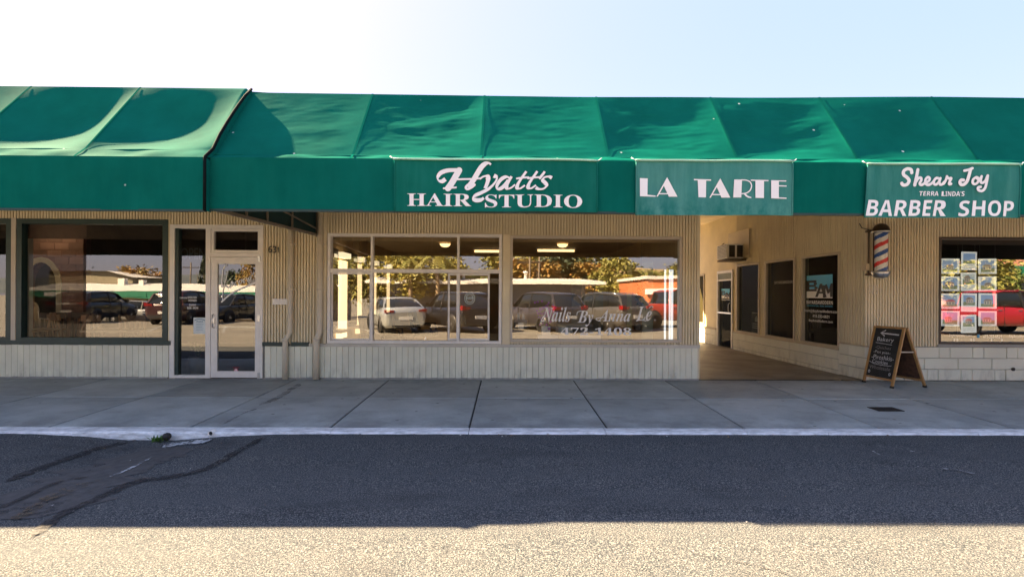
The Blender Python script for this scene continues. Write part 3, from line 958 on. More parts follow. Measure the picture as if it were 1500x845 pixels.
mb = MB(); mb.box(XC - .02, X_R, -.012, .02, 0, Z_SILL - .002); mb.build('mortar', mt_mortar, bld)
mb = MB(); mb.lathe([(0, -.02), (.028, -.015), (.03, .0), (.022, .02)], (wx(1481), -.04, wz(540, 1481)), 10, axis='y'); o = mb.build('hose_tap', mt_brown_trim); tag(o, 'small dark tap fitting on the pale block base under the right shop window', 'tap')

# ------------------------------------------------------------------ passage wall (faces left), windows and door
fP = lambda d0=0.0: (lambda a, d, z: (XC + d + d0, a, z))
def yp(px, py=432): return on_x(px, py, XC)[0]
YP_END = 8.8
ZPS, ZPT = .47, 2.215
pw = [(yp(1231), yp(1174.5)), (yp(1165), yp(1121)), (yp(1113), yp(1079.5))]
pdoor = (yp(1074), yp(1051.5)); pw4 = (yp(1032), yp(1021) + .6)
OPEN_P = [(a, b, ZPS, ZPT) for a, b in pw] + [(pdoor[0], pdoor[1], -.1, 2.10), (pw4[0], pw4[1], .55, 2.08)]
Y_RIB = yp(1077)
Y_STEP = pw[0][0] - .01
mb = MB()
for q in rects(.0, Y_RIB, ZPS, Z_CEIL, OPEN_P):
    ribbed(mb, *q, lambda a, d, z: (XC + d, a, z), 0.0, .068)
mb.build('ribbed_cladding', mt_rib, bld, stuff=True)
mb = MB()
for y0, y1, z0, z1 in rects(.02, YP_END, -.1, Z_CEIL, OPEN_P):
    if y1 <= Y_RIB + .001 or z1 <= ZPS: mb.box(XC + .050, XC + .14, y0, y1, z0, z1)
    else: mb.box(XC + .004, XC + .139, y0, y1, z0, z1)
mb.build('passage_wall', mt_plain, bld)
# blocks of the passage base
PB = {w: block_mesh(w, .2) for w in (.4, .2)}
def pblocks(y0, y1, z0, z1, off, ch):
    k = 0; z = z0
    while z < z1 - .02:
        h = min(ch, z1 - z); a = y0 - (off if k % 2 else 0); i = 0
        while a < y1:
            w = (.4, .2)[i % 2] if k % 2 else .4; i += 1
            lo, hi = max(a, y0), min(a + w, y1)
            if hi - lo > .03:
                o = link_mesh('block', PB[w], bld, (XC - .03 + r.uniform(-.002, .002), (lo + hi) / 2, z), (0, 0, -PI / 2)); o.scale = ((hi - lo) / w, 1, h / .2)
            a += w
        z += ch; k += 1
pblocks(-.028, Y_STEP, .006, Z_SILL - .006, .2, CH)
pblocks(Y_STEP, pdoor[0] - .05, -.13, ZPS - .03, .2, .2)
pblocks(pdoor[1] + .05, YP_END, -.13, ZPS - .03, .2, .2)
mb = MB(); mb.box(XC - .045, XC + .01, Y_STEP, pdoor[0] - .04, ZPS - .03, ZPS + .012); mb.box(XC - .04, XC + .02, -.03, Y_STEP, Z_SILL - .006, Z_SILL + .012)
mb.box(XC - .045, XC + .01, pdoor[1] + .05, YP_END, ZPS - .03, ZPS + .012); mb.build('sill', M('tan_sill', (.52, .44, .29), .6), bld)
mb = MB(); mb.box(XC - .012, XC + .02, -.01, pdoor[0] - .05, -.02, ZPS - .02); mb.build('mortar', mt_mortar, bld)
def pwindow(y0, y1, z0, z1, w=.05):
    f = MB()
    f.box(XC - .02, XC + .09, y0, y0 + w, z0, z1); f.box(XC - .02, XC + .09, y1 - w, y1, z0, z1)
    f.box(XC - .019, XC + .089, y0 + w, y1 - w, z1 - w, z1); f.box(XC - .019, XC + .089, y0 + w, y1 - w, z0, z0 + w * .5)
    o = f.build('window', M('passage_frame', (.50, .42, .29), .55), bld)
    g = MB(); g.quad((XC + .04, y0 + w, z0 + w * .5), (XC + .04, y1 - w, z0 + w * .5), (XC + .04, y1 - w, z1 - w), (XC + .04, y0 + w, z1 - w)); g.build('pane', G_PASS, o)
    return o
PW = [pwindow(a, b, ZPS + .013, ZPT) for a, b in pw]
PW4 = pwindow(*pw4, .56, 2.07)
mb = MB(); mb.box(XC + .06, XC + .075, pw4[0] + .02, pw4[1] - .02, .58, 2.05); mb.build('sun_block_panel', M('sun_block_yellow', (.45, .34, .13), .8), PW4)  # opaque panel added behind this pane to keep sun out of the office
# passage door
y0, y1 = pdoor
f = MB(); f.box(XC - .03, XC + .08, y0, y0 + .06, .0, 2.1); f.box(XC - .03, XC + .08, y1 - .06, y1, .0, 2.1); f.box(XC - .029, XC + .079, y0 + .06, y1 - .06, 2.03, 2.1)
f.box(XC - .029, XC + .079, y0 + .06, y1 - .06, 1.82, 1.86)
DP = f.build('door', mt_white, bld)
f = MB(); f.quad((XC + .03, y0 + .06, .02), (XC + .03, y1 - .06, .02), (XC + .03, y1 - .06, 1.82), (XC + .03, y0 + .06, 1.82)); f.build('pane', G_PASS, DP)
f = MB()
for k in range(4): f.box(XC - .01 - .006 * k, XC + .05, y0 + .065, y1 - .065, 1.865 + .04 * k, 1.90 + .04 * k)
f.build('shutter_slat', M('greenish_shutter', (.24, .26, .19), .6), DP)
f = MB(); f.box(XC - .04, XC - .01, y0 + .06, y1 - .06, .92, .96); f.build('push_bar', mt_steel, DP)
f = MB(); f.tube([(XC - .03, y0 + .14, .95), (XC - .07, y0 + .14, 1.0), (XC - .07, y0 + .14, 1.18), (XC - .03, y0 + .14, 1.22)], .01, 8); f.build('handle', mt_steel, DP)
# BAM logo on windows
mt_blue = M('sign_blue', (.10, .50, .78), .6, var=.02); mt_darkprint = M('sign_dark', (.012, .012, .014), .6, var=0); mt_greyblue = M('sign_grey_blue', (.16, .25, .34), .6)
def logo(parent, px0, px1, py0, py1, xo=.03):
    """the two-tone square with the dark letters cut into it; px box measured at its left and right ends"""
    ya = on_x(px0, 430, XC + xo)[0]; yb = on_x(px1, 430, XC + xo)[0]
    zt = on_x(px0, py0, XC + xo)[1]; zb = on_x(px0, py1, XC + xo)[1]
    fn = lambda q: (lambda a, b: (XC + xo - q, ya + (yb - ya) * a, zb + (zt - zb) * b))
    s = MB(); s.quad(*[fn(0)(a, b) for a, b in ((0, .40), (1, .40), (1, 1), (0, 1))], m=0); s.quad(*[fn(0)(a, b) for a, b in ((0, 0), (1, 0), (1, .40), (0, .40))], m=1)
    # dark letters
    for k, (poly) in enumerate([
        [(-.0, .30), (.12, .30), (.12, .78), (-.0, .78)], [(.12, .68), (.40, .68), (.40, .78), (.12, .78)], [(.12, .50), (.38, .50), (.38, .58), (.12, .58)], [(.30, .585), (.42, .585), (.42, .675), (.30, .675)], [(.12, .30), (.42, .30), (.42, .39), (.12, .39)], [(.33, .395), (.45, .395), (.45, .495), (.33, .495)],
        [(.36, .05), (.46, .05), (.64, .62), (.54, .62)], [(.55, .58), (.64, .58), (.80, .05), (.69, .05)], [(.48, .20), (.66, .20), (.66, .28), (.48, .28)],
        [(.66, .02), (.76, .02), (.76, .50), (.66, .58)], [(.72, .55), (.80, .60), (.92, .25), (.84, .18)], [(.84, .18), (.92, .25), (1.03, .62), (.95, .62)], [(.93, .05), (1.03, .05), (1.03, .62), (.93, .55)]]):
        s.poly([fn(.0015 + .0006 * k)(a, b) for a, b in poly], 2)
    return s.build('logo', [mt_blue, mt_cream_letter, mt_darkprint], parent)
def ptext(mb, body, px0, px1, pyt, pyb, xo=.025, m=0):
    ya = on_x(px0, 430, XC + xo)[0]; yb = on_x(px1, 430, XC + xo)[0]; zt = on_x(px0, pyt, XC + xo)[1]; zb = on_x(px0, pyb, XC + xo)[1]
    add_text(mb, body, (0, 1, zb, zt), lambda a, b: (XC + xo, ya + (yb - ya) * a, b), m=m)
logo(PW[0], 1181.5, 1219.5, 404, 436.5)
mb = MB()
ptext(mb, sansb('BAYAREAMODERN'), 1181.5, 1220, 440, 445); ptext(mb, sansb('Team@BayAreaModern.com'), 1178, 1228.5, 452.5, 457.5)
ptext(mb, sansb('415-233-6821'), 1190.5, 1215, 460.5, 464.5); ptext(mb, sansb('BayAreaModern.com'), 1185, 1220, 467, 471.5)
ptext(mb, sansb('RESIDENTIAL REAL ESTATE'), 1182, 1219.5, 446.5, 448.5, m=1)
mb.build('lettering', [mt_cream_letter, mt_blue], PW[0])
mb = MB(); ptext(mb, sansb('BAYAREAMODERN'), 1134.5, 1163, 412, 416, .03); mb.build('lettering', M('faint_lettering', (.25, .23, .2), .6), PW[1])
logo(DP, 1057, 1069, 423, 437, .02)
mb = MB(); ptext(mb, sansb('BAYAREAMODERN'), 1057, 1069, 438, 440, .02); mb.build('lettering', mt_cream_letter, DP)
t = thing('window_poster', 'dark small poster with a pale house emblem inside the far passage window', 'poster', (XC + .06, yp(1107), .52))
ya, yb = yp(1112) - yp(1107), yp(1097.5) - yp(1107)
s = MB(); s.box(0, .012, ya, yb, 0, .5); s.build('panel', M('poster_dark', (.05, .06, .065), .6), t)
s = MB(); yc = (ya + yb) / 2
s.poly([(-.002, yc + .07, .26), (-.002, yc - .07, .26), (-.002, yc - .07, .34), (-.002, yc, .42), (-.002, yc + .07, .34)]); s.box(-.002, -.001, ya + .05, yb - .05, .46, .48)
for k in range(3): s.box(-.002, -.001, ya + .05, yb - .05, .2 - k * .05, .22 - k * .05)
s.build('print', M('poster_print', (.55, .58, .58), .6), t)

# passage floor, ceiling, far left side, end
o = MB(); xl = XE - .2
o.grid(lambda u, v: (xl + (XC + .1 - xl) * u, .052 + (YP_END + 20 - .05) * v, .0 - .010 * v), 4, 12); struct(o.build('passage_floor', mt_passage))
mb = MB(); mb.box(XE - .10, XE + .03, .10, YP_END, -.1, Z_CEIL); mb.build('passage_wall', M('passage_white_paint', (.70, .65, .52), .6, var=.06), bld)
mb = MB(); mb.box(X_L, X_R, Y_TOP + .08, YP_END, Z_CEIL + .005, Z_CEIL + .2); mb.build('roof', mt_roof, bld)
mb = MB(); mb.box(X_L, X_R, Y_TOP + .09, -.002, Z_CEIL - .02, Z_CEIL + .002); mb.build('soffit', mt_soffit, bld)
mb = MB(); mb.box(XE - .1, XC + .1, .0, YP_END, Z_CEIL - .02, Z_CEIL + .003); mb.build('passage_ceiling', M('passage_ceiling_paint', (.78, .68, .48), .8), bld)
mb = MB(); mb.box(X_L - .2, X_L, Y_TOP + .1, YP_END, -.2, Z_CEIL + .19); mb.box(X_R, X_R + .2, Y_TOP + .1, YP_END, -.2, Z_CEIL + .19); mb.build('end_wall', mt_plain, bld)
mb = MB(); mb.box(X_L, XE - .1, YP_END - .1, YP_END, -.2, Z_CEIL); mb.box(XC + .14, X_R, YP_END - .1, YP_END, -.2, Z_CEIL); mb.build('back_wall', mt_plain, bld)

# small things fixed to the front
def downpipe(px_top, px_bot, py_jog, r_, label, wide=0):
    xt, xb = wx(px_top), wx(px_bot); y = -.06
    t = thing('downpipe', label, 'pipe', (xb, y, 0), group='downpipes on the shop wall')
    s = MB(); zj = wz(py_jog, px_bot)
    s.tube([(xt - xb, 0, Z_CEIL - .05), (xt - xb, 0, zj + .10), (xt - xb - (xt - xb) * .3, -.004, zj + .05), (0, -.012, zj - .04), (0, -.012, .0)], [r_] * 2 + [r_ * 1.02] * 1 + [r_ * 1.1] * 2, 12)
    s.build('pipe', mt_pipe, t)
    s = MB(); s.lathe([(r_ * 1.1, 0), (r_ * 1.28, .004), (r_ * 1.28, .05), (r_ * 1.1, .054)], (0, -.012, zj - .06), 12); s.build('collar', mt_pipe, t)
    for zz in (wz(358, px_top), wz(424, px_top)):
        s = MB(); s.box(xt - xb - r_ - .03, xt - xb + r_ + .03, .02, .05, zz - .012, zz + .012); s.lathe([(r_ + .001, -.01), (r_ + .006, -.01), (r_ + .006, .01), (r_ + .001, .01)], (xt - xb, 0, zz), 12); s.build('bracket', mt_pipe, t)
    return t
downpipe(427.5, 421, 494, .042, 'tan downpipe with an elbow beside the mail slot')
downpipe(470.5, 466, 494, .048, 'tan downpipe close to the left edge of the white salon window')
mb = MB(); mb.box(wx(474.5), wx(479), -.03, .01, Z_SILL, Z_CEIL - .03); mb.build('cover_strip', mt_rib, bld)
t = thing('mail_slot', 'small white metal mail slot in the ribbed wall right of the restaurant door', 'mail slot', (wx(412), -.004, wz(446, 412)))
w, h = (wx(424) - wx(400)) / 2, wz(437.5) - wz(446)
s = MB(); s.box(-w, w, -.018, 0, 0, h); s.build('plate', mt_white, t)
s = MB(); s.bar((-w * .9, -.03, h * .62), (w * .9, -.03, h * .62), .022, h * .5); s.build('flap', mt_white, t)
s = MB(); px_text(s, sansb('63'), 393, 405, 360.5, 370.5, -.012); px_text(s, sansb('1'), 405.8, 408.4, 362, 370, -.010)
for q in list(s.v): pass
o = s.build('house_number', mt_black); tag(o, 'black house number 631 fixed to the ribbed wall beside the restaurant door', 'house number')
s = MB(); px_text(s, '535', 1272, 1286, 418, 430, -.004); o = s.build('house_number', M('painted_over_digits', (.60, .53, .41), .5)); tag(o, 'painted over tan house number on the ribbed wall below the barber pole', 'house number')

# ================================================================== AWNING
def fabric_mat(name, col, stains=.0, stain=(.3, .45, .42), rough=.72, spec=0.0, specks=True, wash=None):
    m = bpy.data.materials.new(name); m.use_nodes = True
    nt = m.node_tree; L = nt.links; b = nt.nodes['Principled BSDF']
    pos = nd(nt, 'ShaderNodeNewGeometry').outputs['Position']
    f = noise(nt, pos, 2.2, 6, .65)
    c = mixc(nt, ramp(nt, f, [(.3, 0), (.7, 1)]), tuple(x * .86 for x in col), tuple(x * 1.12 for x in col))
    fs = noise(nt, mapping(nt, pos, (9, 9, 1.2)), 1.0, 5, .65)
    if stains:
        c = mixc(nt, ramp(nt, fs, [(.40, 0), (.72, stains)]), c, stain)
    if wash:
        f3 = noise(nt, mapping(nt, pos, (3, 3, 2)), 1.5, 5, .7); sx = nd(nt, 'ShaderNodeSeparateXYZ'); L.new(pos, sx.inputs[0])
        hgt = nd(nt, 'ShaderNodeMapRange'); hgt.inputs[1].default_value = 2.55; hgt.inputs[2].default_value = 2.30; L.new(sx.outputs[2], hgt.inputs[0])
        mu = nd(nt, 'ShaderNodeMath', operation='MULTIPLY'); L.new(hgt.outputs[0], mu.inputs[0]); L.new(ramp(nt, f3, [(.45, 0), (.62, .8)]), mu.inputs[1])
        c = mixc(nt, mu.outputs[0], c, wash)
    if specks:
        v = nd(nt, 'ShaderNodeTexVoronoi'); v.inputs['Scale'].default_value = 2.6; v.inputs['Randomness'].default_value = 1; L.new(pos, v.inputs['Vector'])
        c = mixc(nt, ramp(nt, v.outputs['Distance'], [(.028, .8), (.045, 0)]), c, (.6, .66, .62))
    L.new(c, b.inputs['Base Color']); b.inputs['Roughness'].default_value = rough; b.inputs['Specular IOR Level'].default_value = spec; b.inputs['Specular Tint'].default_value = (.45, 1.0, .62, 1)
    g = noise(nt, pos, 240, 2, .5); bn = nd(nt, 'ShaderNodeBump'); bn.inputs['Strength'].default_value = .12; bn.inputs['Distance'].default_value = .004
    L.new(g, bn.inputs['Height']); L.new(bn.outputs[0], b.inputs['Normal'])
    return m
mt_green = fabric_mat('green_awning_canvas', (.004, .118, .086), spec=.003)
mt_val = fabric_mat('green_valance_canvas', (.003, .102, .082), .10, (.02, .2, .15))
mt_seam = fabric_mat('stitched_seam_canvas', (.004, .105, .078), specks=False)
mt_piping = M('black_piping', (.006, .010, .011), .95, spec=.05)
mt_hem = fabric_mat('sunbleached_hem', (.30, .52, .44), specks=False)
awn = thing('shop_awning', 'long dark green canvas awning with sloping top and flat valance along the whole shop row', 'awning')
seam_px = [(-255, None), (-68, None), (118, None), (307, None), (512, None), (703, None), (893, None), (1085, None), (1265, None), (1445, None), (1640, None), (1830, None)]
sx_ = [X_L + .05] + [wx(p, Y_FOLD) for p, _ in seam_px[1:]] ; sx_[-1] = X_R - .05
ph = random.Random(11)
def sm(t): t = max(0, min(1, t)); return t * t * (3 - 2 * t)
# per panel: sag depth (m), wrinkle strength, steepness pull of the top edge
def ztop(x): return Z_TOP + (-.004 * (x + 3.2) if x > -3.2 else .02)
def ytop(x): return Y_TOP + .05 * sm((2.6 - x) / 2.0) - .12 * sm((x - 2.6) / 3.0)
from mathutils import noise as mnoise
panel_cfg = {0: (.10, 1.35, .2), 1: (.10, 1.35, .2), 2: (.105, 1.35, .25), 3: (.012, 1.0, .6), 4: (.034, .75, 1.1), 5: (.014, 1.0, .7), 6: (.046, 1.0, .9), 7: (.05, 1.8, .9), 8: (.03, 2.4, .35), 9: (.012, 1.0, .25), 10: (.012, 1.0, .25)}
VB = .925     # where the batten runs
X_HIP = sx_[3]
NS = Vector((0, -.77, .638))
def slope_pt(x, v, left=None):
    """point on the taut slope; the strip below the batten flares out a little; the left awning stands proud of the right one"""
    yt, zt = ytop(x), ztop(x)
    if left is None: left = x < X_HIP - .001
    if left:
        p = slope_pt(x, v, False); e = sm((x - X_HIP + 1.1) / 1.1)
        q = .03 + .022 * min(1, v / VB)
        if v < VB: q += .035 * e * math.sin(PI * v / VB) ** .5
        return p + NS * q if v <= VB else p + NS * .052 * (1 - (v - VB) / (1 - VB)) + Vector((0, -.085, -.022)) * ((v - VB) / (1 - VB))
    if v <= VB:
        t = v / VB
        return Vector((x, yt + (Y_FOLD + .095 - yt) * t, zt + (Z_FOLD + .062 - zt) * t))
    t = (v - VB) / (1 - VB)
    return Vector((x, Y_FOLD + .095 * (1 - t), Z_FOLD + .062 * (1 - t)))
for i in range(len(sx_) - 1):
    x0, x1 = sx_[i], sx_[i + 1]
    sag, pw_, wr = panel_cfg[i]
    def pt(u, v, x0=x0, x1=x1, sag=sag, pw_=pw_, wr=wr, i=i):
        x = x0 + (x1 - x0) * u
        p = slope_pt(x, v, i < 3)
        n = Vector((0, -.757, .653))
        if v < VB:
            t = v / VB
            d = -sag * math.sin(PI * (u ** (1.25 if i < 3 else 1.0))) ** .75 * math.sin(PI * min(1, t) ** pw_) ** .85
            ed = min(1, 5 * u, 5 * (1 - u), 5 * t, 5 * (1 - t) + .15)
            d -= wr * ed * (.017 * abs(mnoise.noise((x * 1.0, t * 2.6 + x * .25, i * 3.7))) + .007 * mnoise.noise((x * 2.2, t * 8.0 - x * .6, i * 1.9)) + (.0034) * mnoise.noise((x * 5.0, t * 24.0 + x * 1.5, i)))
            p = p + n * d
        else:
            t = (v - VB) / (1 - VB)
            p.z += .010 * math.sin(x * 5.1 + 1) * math.sin(PI * t) + .006 * math.sin(x * 13) * math.sin(PI * t)
        return p
    mb = MB(); vs = 64
    mb.grid(lambda u, v: pt(u, v), 64, vs)
    mb.build('canopy_panel', mt_green, awn)
    # valance below it
    mb = MB(); xa, xb = x0, x1
    def vp(u, v):
        x = xa + (xb - xa) * u
        return (x, (Y_FOLD - .085 if i < 3 else Y_FOLD) - .006 + .008 * math.sin(x * 2.3 + v) * v + .004 * math.sin(x * 7 + 2 * v) * v, (Z_FOLD - .018 if i < 3 else Z_FOLD + .004) + (Z_VAL - Z_FOLD) * v)
    mb.grid(vp, 16, 6); mb.build('valance_panel', mt_val, awn)
    if i:
        mb = MB()
        if i == 3:
            mb.tube([slope_pt(x0, v, True) + Vector((0, -.008, .010)) for v in (0, .15, .3, .45, .6, .75, VB, 1)] + [Vector((x0, Y_FOLD - .10, Z_FOLD - .04)), Vector((x0, Y_FOLD - .10, Z_VAL - .02))], .016, 8); mb.build('piping', mt_piping, awn)
            mb = MB(); vv = [k / 16 for k in range(17)]   # return between the two awnings
            for q, w in zip(vv, vv[1:]): mb.quad(slope_pt(x0, q, True), slope_pt(x0, w, True), slope_pt(x0, w, False) - NS * .05, slope_pt(x0, q, False) - NS * .05)
            mb.quad((x0, Y_FOLD - .09, Z_FOLD - .02), (x0, Y_FOLD + .02, Z_FOLD), (x0, Y_FOLD + .02, Z_VAL - .02), (x0, Y_FOLD - .09, Z_VAL - .02)); mb.build('return_panel', mt_val, awn)
        else:
            for k in range(12):
                va, vb = k / 12, (k + 1) / 12
                mb.quad(*[slope_pt(x0 + e, v, i < 3) + NS * -.0028 + Vector((0, -.0052, .0052)) for e, v in ((-.012, va), (.012, va), (.012, vb), (-.012, vb))])
            mb.build('seam', mt_seam, awn)
mb = MB(); mb.tube([slope_pt(x, VB) + Vector((0, .004, -.010 + .006 * math.sin(x * 6) )) for x in [X_L + .1 + k * .2 for k in range(int((X_R - X_L - .2) / .2))]], .014, 6); mb.build('batten', mt_green, awn)
mb = MB(); mb.box(X_HIP, X_R, Y_FOLD - .013, Y_FOLD + .02, Z_VAL - .010, Z_VAL + .014); mb.box(X_L, X_HIP, Y_FOLD - .098, Y_FOLD - .06, Z_VAL - .03, Z_VAL - .008); mb.build('hem_bar', M('dark_hem', (.008, .035, .03), .6), awn)
mb = MB(); n = 60
for k in range(n):
    xa = X_L + (X_R - X_L) * k / n; xb = X_L + (X_R - X_L) * (k + 1) / n
    mb.quad((xa, ytop(xa) + .004, ztop(xa) - .003), (xb, ytop(xb) + .004, ztop(xb) - .003), (xb, Y_TOP + .10, Z_CEIL + .1), (xa, Y_TOP + .10, Z_CEIL + .1))
mb.build('top_flap', mt_green, awn)
mb = MB()   # dark coated inner side of the canvas
mb.quad((X_L, Y_FOLD + .03, Z_VAL + .01), (X_R, Y_FOLD + .03, Z_VAL + .01), (X_R, Y_FOLD + .03, Z_FOLD - .06), (X_L, Y_FOLD + .03, Z_FOLD - .06))
mb.quad((X_L, Y_FOLD + .03, Z_FOLD - .06), (X_R, Y_FOLD + .03, Z_FOLD - .06), (X_R, Y_TOP + .07, Z_CEIL - .03), (X_L, Y_TOP + .07, Z_CEIL - .03))
mb.build('lining', M('awning_lining', (.07, .058, .04), .9), awn)
# end panel that runs back to the wall, with its frame showing on the right-hand face
xe = wx(309, Y_FOLD); ze = wz(345.5, 455)
P0 = Vector((xe, Y_FOLD + .02, Z_VAL)); P1 = Vector((xe + .005, -.03, ze))
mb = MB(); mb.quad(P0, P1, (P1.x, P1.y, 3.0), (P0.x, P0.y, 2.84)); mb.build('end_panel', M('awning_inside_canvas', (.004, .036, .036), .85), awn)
mb = MB(); mt_tube = M('weathered_frame_tube', (.22, .19, .15), .5, metal=.3)
mb.bar(P0 + Vector((.02, 0, .012)), P1 + Vector((.02, 0, .012)), .04, .035)
for f in (.22, .40, .66):
    q = P0.lerp(P1, f) + Vector((.03, 0, 0)); mb.bar(q, q + Vector((0, 0, .6)), .022, .022, up=(0, 1, 0))
mb.bar(P0.lerp(P1, .30) + Vector((.03, 0, .30)), P1 + Vector((.03, 0, .10)), .02, .02)
mb.bar(P1 + Vector((.02, 0, -.02)), P1 + Vector((.02, 0, .7)), .05, .03, up=(0, 1, 0))
mb.build('frame_bar', mt_tube, awn)
mb = MB()
for x in sx_[1:-1]:
    if abs(x - sx_[3]) < .01: continue
    mb.bar((x, Y_FOLD + .05, Z_FOLD - .02), (x, -.01, 3.05), .03, .03); mb.bar((x, Y_FOLD + .05, Z_FOLD - .02), (x, Y_FOLD + .05, Z_VAL + .02), .025, .025, up=(0, 1, 0))
mb.build('frame_bar', mt_tube, awn)

# ------------------------------------------------------------------ banners hung on the valance
def banner(label, px0, px1, py0, py1, mat, amp, sl=0.0):
    yb = Y_FOLD - .035
    x0 = wx(px0, yb); x1 = wx(px1, yb); pm = (px0 + px1) / 2
    z1 = wz(py0, pm, yb); z0 = wz(py1, pm, yb)
    t = thing('shop_banner', label, 'banner', ((x0 + x1) / 2, yb, z0))
    w = (x1 - x0) / 2; h = z1 - z0
    def f(a, b, lift=0.0):
        x = a; s_ = (b / h) if h else 0
        y = amp * (math.sin(x * 6.3 + 1.3) * .5 + .35 * math.sin(x * 11 + b * 4) + .9 * mnoise.noise((x * 3.0 + b * 2.5, b * 3.0 - x * 1.2, px0 * .1))) * (1 - .55 * s_)
        return Vector((x + sl * (1 - s_) * (1 if a < 0 else .2), y - lift, b + .004 * math.sin(x * 3)))
    mb = MB(); mb.grid(lambda u, v: f(-w + 2 * w * u, h * v), 60, 18); mb.build('cloth', mat, t)
    s = MB(); s.tube([f(-w - .01 + (2 * w + .02) * k / 30, h) + Vector((0, -.012, .006)) for k in range(31)], .011, 6); s.build('top_hem', mt_hem, t)
    for sx in (-1, 1):
        s = MB(); s.tube([f(sx * w, h * v / 8) + Vector((0, -.004, 0)) for v in range(9)], .007, 6); s.build('side_hem', mat, t)
    for sx in (-1, 1):
        s = MB(); s.tube([f(sx * w, h) + Vector((0, -.01, 0)), Vector((sx * (w + .05), .012, h + .035))], .005, 5); s.build('tie', mt_letter, t)
    # pixel -> banner plane
    def P(px, py): 
        X, Z = on_y(px, py, yb); return X - t.location.x, Z - z0
    return t, f, P, w, h
mt_ban1 = fabric_mat('banner_green', (.006, .118, .092), .25, (.03, .20, .17), specks=False)
mt_ban2 = fabric_mat('banner_faded_green', (.046, .20, .178), .75, (.09, .27, .245), specks=False, wash=(.01, .13, .12))
mt_ban3 = fabric_mat('banner_sunfaded_green', (.026, .165, .145), .75, (.068, .245, .215), specks=False)

t, f, P, w, h = banner('dark green cloth banner with white swash lettering, the left of the three on the valance', 577, 874, 235, 310, mt_ban1, .013)
s = MB(); lf = lambda a, b: f(a, b, .004)
K = 310 / 1500
Z = lambda *pp: [P(570 + x * K, 225 + y * K) for x, y in pp]
u_ = lambda q: q * K * 5.44 / 748
pen(s, Z((400, 180), (375, 196), (350, 188), (346, 165), (368, 135), (415, 119), (465, 117), (516, 118)), u_(30), lf, -62, .38)
pen(s, Z((497, 119), (470, 165), (445, 208), (418, 246)), u_(44), lf, None)
pen(s, Z((388, 246), (425, 243), (475, 240)), u_(13), lf, None)
pen(s, Z((462, 184), (520, 182), (580, 181), (642, 176)), u_(13), lf, None)
pen(s, Z((722, 80), (706, 69), (680, 74), (652, 100), (622, 148), (592, 198), (560, 240)), u_(36), lf, -30, .42)
pen(s, Z((560, 222), (545, 240), (556, 253), (585, 240), (606, 222)), u_(18), lf)
pen(s, Z((642, 182), (668, 164), (695, 162), (702, 185), (692, 220), (680, 248)), u_(36), lf, 25, .35)
pen(s, Z((742, 158), (764, 172), (752, 204), (712, 246), (660, 276), (612, 298), (596, 318), (616, 332), (650, 330), (672, 316)), u_(30), lf, 80, .45)
pen(s, Z((860, 180), (830, 168), (795, 184), (768, 220), (764, 250), (790, 250), (818, 228), (846, 192)), u_(26), lf, 130, .5)
pen(s, Z((868, 166), (845, 205), (832, 236), (842, 252), (868, 244), (892, 224)), u_(30), lf, 20, .4)
for dx in (0, 78):
    pen(s, Z((972 + dx, 132), (938 + dx, 180), (912 + dx, 222), (908 + dx, 248), (930 + dx, 252), (962 + dx, 230)), u_(30), lf, 20, .42)
    pen(s, Z((905 + dx, 182), (940 + dx, 177), (986 + dx, 174)), u_(13), lf, None)
pen(s, Z((1102, 134), (1090, 152), (1062, 186)), u_(24), lf, 100, .5)
pen(s, Z((1152, 180), (1130, 170), (1100, 176), (1088, 196), (1106, 216), (1114, 236), (1092, 256), (1058, 258), (1038, 248)), u_(28), lf, 30, .45)
def btext(s, body, cx0, cx1, cy0, cy1, org=(570, 225), k=K, **kw):
    a0, b1 = P(org[0] + cx0 * k, org[1] + cy0 * k); a1, b0 = P(org[0] + cx1 * k, org[1] + cy1 * k)
    add_text(s, body, (a0, a1, b0, b1), lf, **kw)
btext(s, serif('HAIR'), 128, 582, 280, 372); btext(s, serif('STUDIO'), 680, 1368, 290, 388)
s.build('lettering', mt_letter, t)

t, f, P, w, h = banner('faded pale green cloth banner with white art deco letters, between the two other banners', 931, 1160, 236.5, 315.5, mt_ban2, .018)
s = MB(); lf = lambda a, b: f(a, b, .004); K2 = 250 / 1500
def pol(*pp):
    s.k = getattr(s, 'k', 0) + 1
    pts = [Vector(lf(*P(920 + x * K2, 230 + y * K2))) + Vector((0, -.0006 * s.k, 0)) for x, y in pp]; s.poly(pts)
pol((103, 185), (172, 187), (168, 340), (103, 340)); pol((168, 331), (240, 338), (240, 348), (103, 345), (103, 338), (168, 338))
def AA(ax, ay, rx, ry, mx, my, nx, ny, lx, ly):
    pol((ax, ay), (rx, ry), (mx, my), (nx, ny)); pol((ax - 2, ay), (ax + 6, ay + 12), (lx + 12, ly), (lx, ly))
AA(342, 178, 432, 348, 358, 347, 312, 248, 247, 347); pol((272, 316), (348, 316), (351, 326), (268, 326))
s.build('lettering', mt_letter, t); s = MB()
pol((577, 193), (732, 197), (732, 208), (577, 204)); pol((612, 200), (688, 202), (685, 355), (616, 354))
AA(812, 190, 900, 359, 824, 357, 782, 262, 716, 357); pol((742, 324), (818, 326), (821, 336), (738, 334))
pol((930, 202), (998, 204), (992, 360), (924, 359))
Z2 = lambda *pp: [P(920 + x * K2, 230 + y * K2) for x, y in pp]
pen(s, Z2((990, 207), (1035, 210), (1068, 225), (1082, 258), (1068, 298), (1035, 322), (992, 328)), 10 * K2 * 5.44 / 748, lf)
pol((1005, 322), (1022, 322), (1045, 346), (1078, 360), (1076, 367), (1050, 364), (1028, 350))
pol((1074, 205), (1230, 209), (1230, 219), (1074, 215)); pol((1115, 212), (1190, 214), (1186, 368), (1112, 366))
